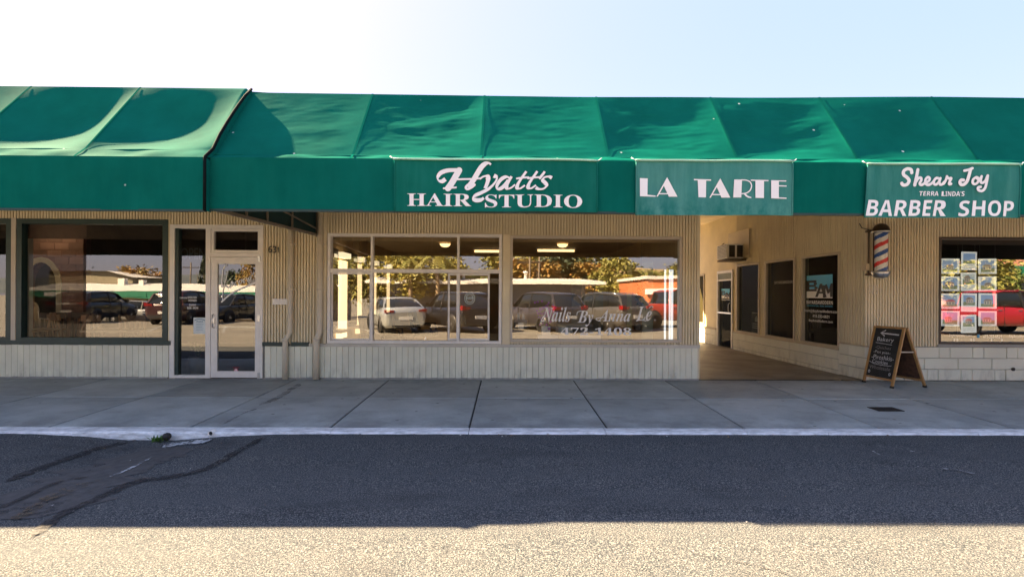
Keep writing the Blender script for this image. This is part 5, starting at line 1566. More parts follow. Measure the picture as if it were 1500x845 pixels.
def bottle_box(px0, px1, py0, py1, label, cat, col, Yp=.3):
    x0, x1 = wx(px0, Yp), wx(px1, Yp); z0, z1 = wz(py1, px0, Yp), wz(py0, px0, Yp)
    t = thing(cat.replace(' ', '_'), label, cat, ((x0 + x1) / 2, Yp, z0)); w = (x1 - x0) / 2
    m = M(cat.replace(' ', '_') + '_mat', col, .4)
    if cat == 'bottle':
        s = MB(); s.lathe([(0, 0), (w, 0), (w * .9, (z1 - z0) * .5), (w * .5, (z1 - z0) * .9), (w * .4, z1 - z0), (0, z1 - z0)], (0, 0, 0), 12); s.build('body', m, t)
    else:
        s = MB(); s.box(-w, w, -.06, .06, 0, z1 - z0); s.build('body', m, t)
        s = MB(); s.box(-w * .9, w * .9, -.062, .062, (z1 - z0) * .85, (z1 - z0) * 1.02); s.build('lid', m, t)
bottle_box(757, 762, 458, 468.5, 'left slim white bottle on the grey stand in the nail salon window', 'bottle', (.6, .6, .58)); bottle_box(764.5, 769, 459, 468.5, 'right slim white bottle on the grey stand in the nail salon window', 'bottle', (.6, .6, .58))
bottle_box(753, 772, 468.5, 481, 'dark grey stand under two white bottles in the nail salon window', 'stand', (.06, .06, .06)); bottle_box(759, 767, 472.5, 481.5, 'small white card box in front of the dark stand in the nail salon window', 'box', (.6, .6, .58), .2)
s = MB()
bottle_box(930, 938, 474, 483, 'small black ornament on the right part of the nail salon window sill', 'ornament', (.015, .015, .015))
def nail_table():
    Yp = 1.2; x0, x1 = wx(816, Yp), wx(858, Yp); zt = wz(474.5, 830, Yp)
    t = thing('nail_table', 'pale manicure table standing back behind the nail salon window', 'table', ((x0 + x1) / 2, Yp, .01)); w = (x1 - x0) / 2
    s = MB(); s.box(-w, w, -.25, .25, zt - .06, zt); s.build('tabletop', M('nail_table_top', (.45, .45, .38), .4), t)
    for sx in (-1, 1):
        s = MB(); s.box(sx * w * .9 - .03, sx * w * .9 + .03, -.2, .2, 0, zt - .06); s.build('leg', mt_white, t)
nail_table()
def screen(px0, px1, py0, Yp, label, col):
    x0, x1 = wx(px0, Yp), wx(px1, Yp); z1 = wz(py0, px0, Yp)
    t = thing('partition_panel', label, 'panel', ((x0 + x1) / 2, Yp, .01)); w = (x1 - x0) / 2
    n = max(1, int((px1 - px0) / 14)); m = M('panel_' + str(px0), col, .6)
    for k in range(n):
        s = MB(); s.box(-w + 2 * w * k / n + .008, -w + 2 * w * (k + 1) / n - .008, -.02, .02, 0, z1); s.build('panel', m, t)
screen(837, 884, 419, 2.5, 'beige three leaf partition standing in the middle of the nail salon', (.30, .27, .19))
screen(918, 926, 384, 1.4, 'narrow yellowish upright strip left of the glass door inside the nail salon', (.42, .38, .14))
screen(940, 957, 384, 1.2, 'pale greenish upright panel inside the right part of the nail salon', (.40, .42, .30))
for k, px in enumerate((973, 980, 983.5)):
    mb = MB(); mb.box(wx(px, .22), wx(px + 2.2, .22), .2, .23, .6, wz(395, px, .22)); o = mb.build('light_strip', emis('pale_strip', (.8, .9, 1), .06)); tag(o, ['leftmost of three thin glowing white strips inside the nail salon', 'middle of three thin glowing white strips inside the nail salon', 'rightmost of three thin glowing white strips inside the nail salon'][k], 'light strip', 'thin glowing strips in the nail salon window')
t = thing('hanging_plant', 'trailing green plant hanging inside the right part of the nail salon window', 'plant', (wx(939, 1.0), 1.0, wz(420, 939, 1.0))); s = MB(); r = random.Random(8)
for k in range(120):
    z = r.uniform(-.45, .25); p = Vector((r.gauss(0, .05), r.gauss(0, .05), z)); q = Vector((r.uniform(-1, 1), r.uniform(-1, 1), r.uniform(-1, .4))).normalized() * .07; w_ = q.cross(Vector((0, 0, 1))).normalized() * .02
    s.poly([p, p + q * .5 + w_, p + q, p + q * .5 - w_])
s.build('leaves', M('trailing_leaf', (.05, .12, .02), .6, var=.3, scale=30), t)
s = MB(); s.tube([(0, 0, .2), (0, 0, 1.0)], .004, 5); s.build('cord', mt_black, t)

# ---- property office on the right
room(XC + .145, X_R - .3, .135, YP_END - .15, 2.9, M('office_wall', (.06, .05, .045), .8), M('office_floor', (.08, .065, .05), .5), M('office_ceiling', (.05, .045, .04), .8), False)
t = thing('track_light', 'white ceiling track with small spot lamps behind the right shop window', 'track light', (wx(1440, .8), .8, 2.55)); s = MB(); s.box(-1.2, 2.5, -.03, .03, .0, .05); s.box(-1.2, 2.5, .3, .36, .0, .05); s.build('rail', M('rail_grey', (.32, .32, .30), .5), t)
for k in range(5):
    s = MB(); s.bar((-1 + k * .75, .0, .02), (-.92 + k * .75, .33, .02), .03, .03); s.build('cross_bar', M('bar_grey', (.3, .3, .28), .5), t)
    s = MB(); s.lathe([(.0, 0), (.05, 0), (.045, -.12), (0, -.12)], (-.8 + k * .75, 0, 0), 10); s.build('spot_lamp', mt_black, t)
def desk():
    t = thing('office_desk', 'pale grey desk behind the passage window with the blue logo', 'desk', (XC + .75, yp(1200), .01))
    s = MB(); s.box(-.45, .45, -.7, .7, .70, .74); s.build('desktop', M('desk_grey', (.22, .24, .22), .5), t)
    s = MB(); s.box(-.44, -.40, -.68, .68, .05, .70); s.build('front_panel', M('desk_grey2', (.20, .22, .20), .5), t)
    for sy in (-1, 1):
        s = MB(); s.box(-.40, .42, sy * .66 - .02, sy * .66 + .02, 0, .70); s.build('leg', M('desk_leg', (.15, .16, .15), .5), t)
desk()
t = thing('office_chair', 'pale slatted high chair behind the middle passage window', 'chair', (XC + .6, yp(1143), .01)); cw = M('pale_grey_wood', (.28, .28, .26), .5)
s = MB(); s.box(-.2, .2, -.2, .2, .60, .64); s.build('seat', cw, t)
for sx in (-1, 1):
    for sy in (-1, 1):
        s = MB(); s.bar((sx * .19, sy * .19, 0), (sx * .16, sy * .16, .6), .03, .03, up=(0, 1, 0)); s.build('leg', cw, t)
for k in range(5):
    s = MB(); s.box(.17, .19, -.2 + k * .09, -.15 + k * .09, .64, 1.1); s.build('slat', cw, t)

# ================================================================== ACROSS THE CAR PARK (seen mirrored in the glass)
# ------------------------------------------------------------------ cars
m_tyre = M('tyre_rubber', (.018, .018, .018), .85); m_rim = M('alloy_rim', (.55, .55, .56), .3, metal=.9); m_cglass = M('car_window', (.012, .015, .017), .06, spec=.8, var=0)
m_tail = M('tail_light_red', (.22, .008, .01), .15, var=0, coat=.5); m_head = M('headlight_lens', (.7, .72, .72), .08, var=0, coat=.5); m_plate = M('number_plate', (.6, .6, .58), .5); m_trimb = M('car_black_trim', (.02, .02, .02), .5)
def wheel_mesh(R, w):
    s = MB(); s.lathe([(R * .62, -w / 2), (R * .93, -w / 2), (R, -w * .3), (R, w * .3), (R * .93, w / 2), (R * .62, w / 2)], (0, 0, 0), 24, axis='y')
    t = s.mesh('tyre', m_tyre)
    s = MB(); s.lathe([(R * .62, -w * .42), (R * .64, w * .3), (R * .56, w * .30)], (0, 0, 0), 24, 0, axis='y'); s.lathe([(0, w * .05), (R * .6, w * .05)], (0, 0, 0), 20, 1, axis='y')
    for k in range(5):
        a = 2 * PI * k / 5; d = Vector((math.cos(a), 0, math.sin(a)))
        s.bar(d * R * .08 + Vector((0, w * .27, 0)), d * R * .6 + Vector((0, w * .25, 0)), R * .16, .025, 0, up=(0, 1, 0))
    s.lathe([(0, w * .33), (R * .14, w * .32), (R * .15, w * .2)], (0, 0, 0), 12, 0, axis='y')
    return t, s.mesh('rim', [m_rim, m_trimb])
WH = {k: wheel_mesh(*k) for k in ((.325, .21), (.36, .24), (.40, .27))}
PAINT = {}
def paint(name, col, metal=.3):
    if name not in PAINT: PAINT[name] = M('paint_' + name, col, .28, metal=metal, var=.02, coat=.8)
    return PAINT[name]
def section(mb, stations, ring, m=0, caps=True):
    k0 = len(mb.v); n = None
    for st in stations:
        r = ring(st); n = len(r); mb.v += r
    for i in range(len(stations) - 1):
        for j in range(n):
            a = k0 + i * n + j; b = k0 + i * n + (j + 1) % n
            mb.f.append((a, b, b + n, a + n)); mb.m.append(m); mb.sm.append(True)
    if caps:
        mb.f.append(tuple(k0 + j for j in range(n))); mb.f.append(tuple(k0 + (len(stations) - 1) * n + j for j in reversed(range(n)))); mb.m += [m, m]; mb.sm += [False, False]
KINDS = {
 # body: x, z_bottom, z_belt, half width ; cabin: x, z_base, z_top, half base, half top
 'sedan': dict(L=4.6, wb=(1.38, -1.35), w=(.325, .21),
   body=[(-2.28, .42, .88, .66), (-2.22, .30, 1.00, .80), (-1.9, .22, 1.08, .88), (-1.4, .20, 1.06, .90), (-.5, .20, .98, .905), (.6, .20, .95, .90), (1.1, .20, .93, .89), (1.7, .21, .85, .87), (2.1, .25, .76, .80), (2.28, .36, .62, .62)],
   cab=[(-1.75, 1.05, 1.07, .78, .76), (-1.05, 1.0, 1.38, .82, .60), (-.5, .96, 1.44, .84, .62), (.2, .94, 1.43, .84, .62), (.45, .93, 1.38, .83, .60), (1.15, .92, .94, .78, .74)], tail=(.86, .99), head=(.62, .74), roof=(1, 4)),
 'suv': dict(L=4.65, wb=(1.38, -1.38), w=(.36, .24),
   body=[(-2.30, .45, 1.00, .74), (-2.24, .34, 1.10, .86), (-1.9, .26, 1.12, .91), (-1.2, .24, 1.10, .92), (-.2, .24, 1.07, .92), (.7, .24, 1.05, .91), (1.2, .24, 1.03, .90), (1.8, .26, .95, .88), (2.15, .32, .86, .82), (2.32, .45, .72, .66)],
   cab=[(-2.18, 1.09, 1.12, .80, .76), (-1.85, 1.09, 1.58, .84, .66), (-1.3, 1.07, 1.66, .85, .68), (-.3, 1.05, 1.70, .86, .69), (.3, 1.04, 1.66, .86, .68), (.55, 1.03, 1.60, .85, .66), (1.25, 1.01, 1.04, .80, .74)], tail=(.96, 1.12), head=(.74, .86), roof=(1, 5)),
 'pickup': dict(L=5.7, wb=(1.75, -1.75), w=(.40, .27),
   body=[(-2.85, .55, 1.18, .88), (-2.80, .48, 1.20, .95), (-1.9, .42, 1.20, .97), (-.7, .40, 1.19, .97), (-.6, .38, 1.19, .97), (.8, .38, 1.17, .97), (1.3, .38, 1.16, .96), (2.3, .40, 1.12, .95), (2.65, .44, 1.06, .90), (2.85, .55, .95, .80)],
   cab=[(-.72, 1.17, 1.19, .86, .84), (-.58, 1.17, 1.82, .88, .70), (-.2, 1.17, 1.90, .89, .72), (.6, 1.16, 1.90, .89, .72), (.85, 1.16, 1.86, .88, .70), (1.55, 1.15, 1.18, .84, .78)], tail=(.92, 1.16), head=(.92, 1.05), roof=(1, 4)),
}
CAR_PROTO = {}
def make_car(kind, pnt, label, group, roofrack=False):
    K = KINDS[kind]; t = thing('parked_' + {'sedan': 'car', 'suv': 'suv', 'pickup': 'pickup'}[kind], label, {'sedan': 'car', 'suv': 'car', 'pickup': 'pickup truck'}[kind], (0, 0, 0), 0, group)
    R, W = K['w']
    s = MB()
    def ring(st):
        x, zb, zt, hw = st; zm = zb + (zt - zb) * .55; zh = zt - (zt - zb) * .10
        h = [(hw * .86, zb), (hw * .97, zb + (zt - zb) * .18), (hw, zm), (hw * .975, zh), (hw * .90, zt)]
        return [(x, y, z) for y, z in h] + [(x, -y, z) for y, z in reversed(h)]
    sts = K['body']; dense = []
    for a, b in zip(sts, sts[1:]):
        for j in range(3):
            f = j / 3; dense.append(tuple(p + (q - p) * f for p, q in zip(a, b)))
    dense.append(sts[-1]); section(s, dense, ring, 0)
    body = s.build('body', pnt, t)
    # wheel arches + wheels
    for xw in K['wb']:
        for sy in (-1, 1):
            hw = max(b[3] for b in sts)
            s = MB(); s.lathe([(0, .012), (R * 1.16, .012), (R * 1.18, -.03)], (xw, 0, R + .02), 24, axis='y')
            for i, v in enumerate(s.v): s.v[i] = (v[0], sy * (hw - .008 + v[1]), v[2])
            s.build('wheel_arch', m_trimb, t)
            wt = part('wheel', t, (xw, sy * (hw - W * .30), R)); wt.rotation_euler = (0, 0, 0 if sy > 0 else PI)
            link_mesh('tyre', WH[K['w']][0], wt); link_mesh('rim', WH[K['w']][1], wt)
    # cabin: side glass, roof, pillars
    s = MB(); cab = K['cab']
    def cring(st):
        x, zb, zt, hb, ht = st; return [(x, hb, zb - .03), (x, ht, zt), (x, -ht, zt), (x, -hb, zb - .03)]
    section(s, cab, cring, 0); s.build('window', m_cglass, t)
    a, b = K['roof']; s = MB()
    def rring(st):
        x, zb, zt, hb, ht = st; return [(x, ht + .03, zt - .035), (x, ht - .03, zt + .018), (x, -ht + .03, zt + .018), (x, -ht - .03, zt - .035)]
    section(s, cab[a:b + 1], rring, 0); s.build('roof', pnt, t)
    s = MB()
    for sy in (-1, 1):
        P = lambda i, up: Vector((cab[i][0], sy * ((cab[i][4] if up else cab[i][3]) + .012), (cab[i][2] if up else cab[i][1] - .02)))
        s.bar(P(0, 0), P(a, 1), .09, .03); s.bar(P(-1 + len(cab), 0), P(b, 1), .06, .03)
        pass
    s.build('pillar', pnt, t)
    s = MB()
    for sy in (-1, 1):
        P = lambda i, up: Vector((cab[i][0], sy * ((cab[i][4] if up else cab[i][3]) + .012), (cab[i][2] if up else cab[i][1] - .02)))
        mid = (a + b + 1) // 2; s.bar(P(mid, 0), P(mid, 1), .07, .02)
    s.build('door_pillar', m_trimb, t)
    x0 = sts[0][0]; x1 = sts[-1][0]
    for sy in (-1, 1):
        z0, z1 = K['tail']; hw = sts[1][3]
        s = MB(); s.box(x0 - .012, x0 + .12, sy * (hw * .60), sy * (hw * .93), z0 + .03, z1 - .02)
        if kind != 'sedan': s.box(x0 - .0, x0 + .22, sy * (hw * .84), sy * (hw + .012), z0 + .02, z1 + .03)
        else: s.box(x0 + .02, x0 + .24, sy * (hw * .80), sy * (hw + .03), z0 + .01, z1)
        s.build('tail_light', m_tail, t)
        z0, z1 = K['head']; hw = sts[-2][3]
        s = MB(); s.box(x1 - .18, x1 - .0 + .012, sy * hw * .45, sy * hw * .88, z0, z1); s.build('headlight', m_head, t)
        s = MB(); mx = cab[-1][0] - .35; mz = cab[-1][1] + .08; s.box(mx - .06, mx + .08, sy * (.93), sy * 1.09, mz, mz + .14); s.build('wing_mirror', pnt, t)
        for xh in (.35, -.55):
            s = MB(); s.box(xh - .10, xh + .08, sy * (max(q[3] for q in sts) - .004), sy * (max(q[3] for q in sts) + .018), sts[4][2] - .16, sts[4][2] - .125); s.build('door_handle', pnt if kind != 'pickup' else mt_chrome, t)
            s = MB(); s.box(xh + .2, xh + .206, sy * (max(q[3] for q in sts) - .03), sy * (max(q[3] for q in sts) + .002), .34, sts[4][2] - .02); s.build('door_gap', m_trimb, t)
    s = MB(); s.box(x0 - .03, x0 + .10, -sts[1][3] * .85, sts[1][3] * .85, sts[0][1] - .06, sts[0][1] + .10); s.build('rear_bumper', m_trimb if kind != 'sedan' else pnt, t)
    s = MB(); s.box(x0 - .02, x0 + .02, -.26, .26, sts[0][1] + .16, sts[0][1] + .29); s.build('number_plate', m_plate, t)
    s = MB(); s.box(x1 - .10, x1 + .02, -sts[-2][3] * .55, sts[-2][3] * .55, sts[-1][1] + .02, sts[-1][2] - .06); s.build('front_grille', m_trimb, t)
    if kind == 'sedan':
        s = MB(); s.box(x0 - .025, x0 + .05, -.55, .55, .30, .40); s.build('bumper_insert', m_trimb, t)
    if roofrack:
        s = MB()
        for sy in (-1, 1): s.tube([(cab[1][0] + .1, sy * .6, cab[1][2] + .03), (cab[2][0], sy * .61, cab[2][2] + .07), (cab[4][0], sy * .61, cab[4][2] + .06), (cab[5][0], sy * .6, cab[5][2] + .02)], .016, 6)
        s.build('roof_rail', mt_steel, t)
    if kind == 'pickup':
        s = MB(); s.box(-2.72, -.75, -.84, .84, 1.13, 1.207); s.build('bed', m_trimb, t)
    return t
GC = 'cars parked across the road'
def park(t, px, d, ang):
    """stand the car at mirrored depth d behind the picture plane; ang turns the nose from straight away (left +)"""
    Y = 8.5 - d; X = (px - 741) / 748 * d; zz = road_z(X, Y)
    t.location = (X, Y, zz); t.rotation_euler = (0, 0, -PI / 2 - math.radians(ang))
    return t
CARS = [
 ('sedan', 'silver', (.50, .52, .51), 'silver sedan parked tail to the shops, mirrored in the white framed window', 578, 22.6, 24, False),
 ('suv', 'black', (.012, .014, .018), 'black crossover beside the silver sedan, mirrored in the white framed window', 668, 22.6, 32, False),
 ('suv', 'dark_grey', (.055, .05, .055), 'dark grey crossover mirrored in the left half of the nail salon window', 793, 23.4, 30, False),
 ('suv', 'mid_grey', (.09, .085, .08), 'brownish grey crossover mirrored behind the nail salon lettering', 884, 24.0, 30, True),
 ('sedan', 'blue_grey', (.10, .12, .15), 'blue grey car standing between the two grey crossovers', 838, 26.5, 30, False),
 ('pickup', 'red', (.36, .012, .018), 'red pickup truck parked side on, mirrored in the right shop window', 1462, 22.0, -88, False),
 ('pickup', 'orange_red', (.42, .05, .02), 'orange red truck mirrored at the right edge of the nail salon window', 985, 26.0, -70, False),
 ('suv', 'black', None, 'black sport utility car with roof rails, mirrored in the left green framed window', 147, 29.0, 4, True),
 ('sedan', 'pale_silver', (.55, .57, .60), 'pale silver sedan standing side on, mirrored in the left green framed window', 216, 32.5, -82, False),
 ('suv', 'dark_wine', (.05, .018, .02), 'dark wine coloured car mirrored in the side light left of the restaurant door', 276, 27.5, 6, False),
 ('suv', 'charcoal', (.02, .022, .025), 'charcoal off-road car facing the shops, mirrored in the restaurant door', 338, 30.0, 176, True),
]
for kind, pn, col, lab, px, d, ang, rr in CARS:
    park(make_car(kind, paint(pn, col or (0, 0, 0), .55 if 'silver' in pn else .2), lab, GC, rr), px, d, ang)

# painted bay lines
mt_line = M('bay_line_paint', (.26, .26, .25), .7, var=.1, scale=5)
mb = MB()
for k in range(-7, 9):
    x = 1.0 + k * 3.1
    a = Vector((x, -12.2)); b = Vector((x - 2.6, -17.2)); n_ = Vector(((b - a).y, -(b - a).x)).normalized() * .05
    mb.quad(*[(p.x, p.y, road_z(p.x, p.y) + .004) for p in (a - n_, a + n_, b + n_, b - n_)])
o = struct(mb.build('bay_lines', mt_line))

# ------------------------------------------------------------------ buildings opposite
mt_facade = M('opposite_wall', (.42, .33, .22), .7, var=.1); mt_whiteroof = M('white_roof', (.6, .58, .54), .7); mt_oppgreen = M('opposite_green_fascia', (.01, .16, .09), .6); mt_shopglass = M('opposite_shop_glass', (.02, .025, .03), .1, spec=.8)
def opposite_shops():
    d = 46.0; Y = 8.5 - d; zb = road_z(-20, Y)
    X0, X1 = mirx(20, Y), mirx(470, Y)
    t = thing('opposite_shops', 'low row of shops with white roof and green fascia across the car park', 'building', ((X0 + X1) / 2, Y, zb)); w = (X1 - X0) / 2
    H = 2.3; s = MB(); s.box(-w, w, -9, -1.8, 0, H + .55); s.build('wall', mt_facade, t)
    s = MB(); s.box(-w - .3, w + .3, -1.8, .0, H, H + .62); s.build('green_fascia', mt_oppgreen, t)
    s = MB(); s.quad((-w - .3, -.05, H + .625), (w + .3, -.05, H + .625), (w + .3, -5, H + 1.35), (-w - .3, -5, H + 1.35)); s.quad((-w - .3, -9, H + .6), (w + .3, -9, H + .6), (w + .3, -5, H + 1.35), (-w - .3, -5, H + 1.35)); s.build('roof', mt_whiteroof, t)
    r = random.Random(3); x = -w + .6
    while x < w - 3:
        ww = r.uniform(1.4, 2.8); s = MB(); s.box(x, x + ww, -1.8, -1.76, .4, 2.0); f = s.build('window', mt_shopglass, t)
        s = MB(); frame(s, x - .06, x + ww + .06, .34, 2.06, .08, -1.77, -1.70); s.build('frame', mt_white, f)
        x += ww + r.uniform(.5, 1.6)
    for k, xx in enumerate((-w * .8, -w * .3, w * .25, w * .7)):
        s = MB(); s.box(xx, xx + 2.2, .0, .03, H + .12, H + .48); s.build('sign_board', mt_letter if k % 2 == 0 else mt_oppgreen, t)
    s = MB(); s.box(-w * .55, -w * .55 + .6, -4.5, -4.0, H + 1.2, H + 1.9); s.box(-w * .4, -w * .4 + .4, -4.5, -4.1, H + 1.2, H + 1.7); s.build('roof_vent', mt_white, t)
opposite_shops()
def gable_house(px0, px1, d, zt, label, wall, roof):
    Y = 8.5 - d; X0, X1 = (px0 - 741) / 748 * d, (px1 - 741) / 748 * d; zb = road_z((X0 + X1) / 2, Y)
    t = thing('far_building', label, 'building', ((X0 + X1) / 2, Y, zb)); w = (X1 - X0) / 2; h = zt - zb
    s = MB(); s.box(-w, w, -7, 0, 0, h - .7); s.poly([(-w, -.0, h - .7), (w, -.0, h - .7), (w * .4, -.0, h - .05), (-w, -.0, h - .05)]); s.build('wall', wall, t)
    s = MB(); s.quad((-w - .3, .4, h - .05), (w * .42, .4, h - .05), (w * .42, -7.3, h), (-w - .3, -7.3, h)); s.quad((w * .42, .4, h - .05), (w + .4, .4, h - .75), (w + .4, -7.3, h - .75), (w * .42, -7.3, h)); s.build('roof', roof, t)
    return t
gable_house(80, 200, 58, 3.9, 'low gabled building with pale roof rising behind the opposite shops', M('gable_wall', (.25, .22, .15), .8), mt_whiteroof)
def siding_hall():
    d = 38.0; Y = 8.5 - d; X0, X1 = (535 - 741) / 748 * d, (889 - 741) / 748 * d; zb = road_z(0, Y)
    t = thing('siding_hall', 'grey board sided hall with a flat white edged roof opposite the hair studio', 'building', ((X0 + X1) / 2, Y, zb)); w = (X1 - X0) / 2; h = 2.45 - zb
    bd = M('grey_siding', (.16, .165, .17), .7, orand=.12); s = MB(); s.box(-w + 1.5, w - 1.4, -9, -1.2, 0, h - .25); s.build('wall', bd, t)
    b = MB(); b.box(-.14, .14, -.02, .02, 0, h - .27); me = b.mesh('board', bd); x = -w + 1.65
    while x < w - 1.5: link_mesh('board', me, t, (x, -1.18, 0)); x += .30
    s = MB(); s.box(-w, w, -10, .0, h - .24, h - .06); s.build('eaves', mt_white, t)
    s = MB(); s.poly([(-w, -.0, h - .055), (w, -.0, h - .055), (w - 1.6, -3, h + .25), (-w, -3, h + .25)]); s.poly([(w, 0, h - .055), (w, -10, h - .055), (w - 1.6, -3, h + .25)]); s.poly([(-w, -3, h + .25), (w - 1.6, -3, h + .25), (w, -10, h - .055), (-w, -10, h - .055)]); s.build('roof', mt_whiteroof, t)
    for xx in (-2.0, 3.0):
        s = MB(); s.lathe([(.12, 0), (.12, .5), (.2, .5), (.2, .62), (0, .68)], (xx, -3, h + .2), 10); s.build('roof_vent', mt_white, t)
siding_hall()
def box_shop(px0, px1, d, zt, label, wall, band):
    Y = 8.5 - d; X0, X1 = (px0 - 741) / 748 * d, (px1 - 741) / 748 * d; zb = road_z((X0 + X1) / 2, Y)
    t = thing('corner_shop', label, 'building', ((X0 + X1) / 2, Y, zb)); w = (X1 - X0) / 2; h = zt - zb
    s = MB(); s.box(-w, w, -9, 0, 0, h); s.build('wall', wall, t)
    s = MB(); s.box(-w - .2, w + .2, .0, .35, h * .62, h * .76); s.build('fascia', band, t)
    s = MB(); s.box(-w - .15, w + .15, -9.2, .15, h, h + .2); s.build('roof_edge', mt_whiteroof, t)
    for k in range(3):
        s = MB(); s.box(-w * .85 + k * w * .6, -w * .85 + k * w * .6 + w * .45, .0, .05, .5, h * .55); s.build('window', mt_shopglass, t)
    return t
box_shop(1490, 1700, 38, 5.0, 'salmon walled corner shop with green band across the car park to the right', M('salmon_wall', (.50, .24, .16), .7), mt_oppgreen)
box_shop(950, 1080, 36, 2.6, 'low orange fronted shop across the car park', M('orange_wall', (.50, .16, .06), .7), mt_letter)
# a loading canopy that shows dark above the opposite shops
def light_pole(px, d, ztop_, label, arm=True):
    Y = 8.5 - d; X = (px - 741) / 748 * d; zb = road_z(X, Y)
    t = thing('utility_pole', label, 'pole', (X, Y, zb)); H = ztop_ - zb
    s = MB(); s.tube([(0, 0, 0), (0, 0, H)], [.12, .08], 8); s.build('post', M('pole_wood', (.14, .11, .08), .8), t)
    if arm:
        s = MB(); s.box(-1.1, 1.1, -.05, .05, H - .8, H - .68); s.build('cross_arm', mt_brown_trim, t)
    return t
light_pole(775, 44, 5.0, 'utility pole with cross arm behind the grey hall'); light_pole(283, 70, 5.6, 'dark utility pole with cross arm beyond the opposite shops')
light_pole(790, 48, 6.2, 'slim pole without arm behind the grey hall', False)

# ------------------------------------------------------------------ trees
def leaf_mat(n, a, b): 
    m = M(n, a, .6, var=.0); nt = m.node_tree; L = nt.links; pos = nd(nt, 'ShaderNodeNewGeometry').outputs['Position']
    c = mixc(nt, ramp(nt, noise(nt, pos, .9, 4, .6), [(.35, 0), (.65, 1)]), a, b); L.new(c, nt.nodes['Principled BSDF'].inputs['Base Color'])
    return m
LM = {'green': leaf_mat('leaf_green', (.07, .11, .025), (.13, .17, .035)), 'olive': leaf_mat('leaf_olive', (.15, .165, .035), (.24, .21, .045)), 'autumn': leaf_mat('leaf_autumn', (.32, .15, .03), (.22, .18, .045)),
      'dark': leaf_mat('leaf_dark', (.02, .04, .018), (.04, .06, .025)), 'yellow': leaf_mat('leaf_yellow', (.36, .29, .05), (.2, .2, .045))}
m_bark = M('bark', (.10, .075, .05), .9, var=.3, scale=4)
def crown_mesh(key, seed, conif=False, n=2600):
    r = random.Random(seed); s = MB()
    clumps = []
    for k in range(46):
        a = r.uniform(0, 2 * PI); h = r.uniform(-.75, 1.0)
        if conif: rr = .72 * (1 - (h + .75) / 1.8) * r.uniform(.5, 1); c = Vector((rr * math.cos(a), rr * math.sin(a), h)); q = .24 * (1.15 - (h + .75) / 1.8)
        else: rr = math.sqrt(max(0, 1 - h * h * .9)) * r.uniform(.35, .95); c = Vector((rr * math.cos(a), rr * math.sin(a), h * .8)); q = r.uniform(.18, .34)
        clumps.append((c, q))
    for k in range(n):
        c, q = clumps[k % len(clumps)]
        p = c + Vector((r.gauss(0, q * .5), r.gauss(0, q * .5), r.gauss(0, q * .42)))
        d = Vector((r.uniform(-1, 1), r.uniform(-1, 1), r.uniform(-1, 1))).normalized(); e = d.cross(Vector((r.uniform(-1, 1), r.uniform(-1, 1), 1))).normalized(); l = r.uniform(.05, .10)
        s.poly([p - d * l, p + e * l * .5, p + d * l, p - e * l * .5])
    return s.mesh('crown', LM[key])
CM = {}
def tree(px, d, ztop_, width_px, key, label, seed=1, conif=False, group='trees beyond the car park'):
    Y = 8.5 - d; X = (px - 741) / 748 * d; zb = road_z(X, Y); H = ztop_ - zb; w = width_px / 748 * d / 2
    t = thing('conifer' if conif else 'broadleaf_tree', label, 'tree', (X, Y, zb), 0, group)
    k = (key, conif, seed % 3)
    if k not in CM: CM[k] = crown_mesh(key, seed, conif)
    hc = H * (.42 if not conif else .52)
    o = link_mesh('crown', CM[k], t, (0, 0, H - hc)); o.scale = (w, w, hc); o.rotation_euler = (0, 0, seed * 1.3)
    s = MB(); s.tube([(0, 0, 0), (.1, 0, H * .35), (0, .1, H * .8)], [w * .10 + .08, w * .07 + .06, .04], 8)
    for q in range(4):
        a = q * 1.7 + seed; s.tube([(.08, 0, H * .3), (w * .35 * math.cos(a), w * .35 * math.sin(a), H * .5), (w * .6 * math.cos(a), w * .6 * math.sin(a), H * .68)], [w * .05 + .03, w * .03 + .02, .02], 6)
    s.build('trunk', m_bark, t)
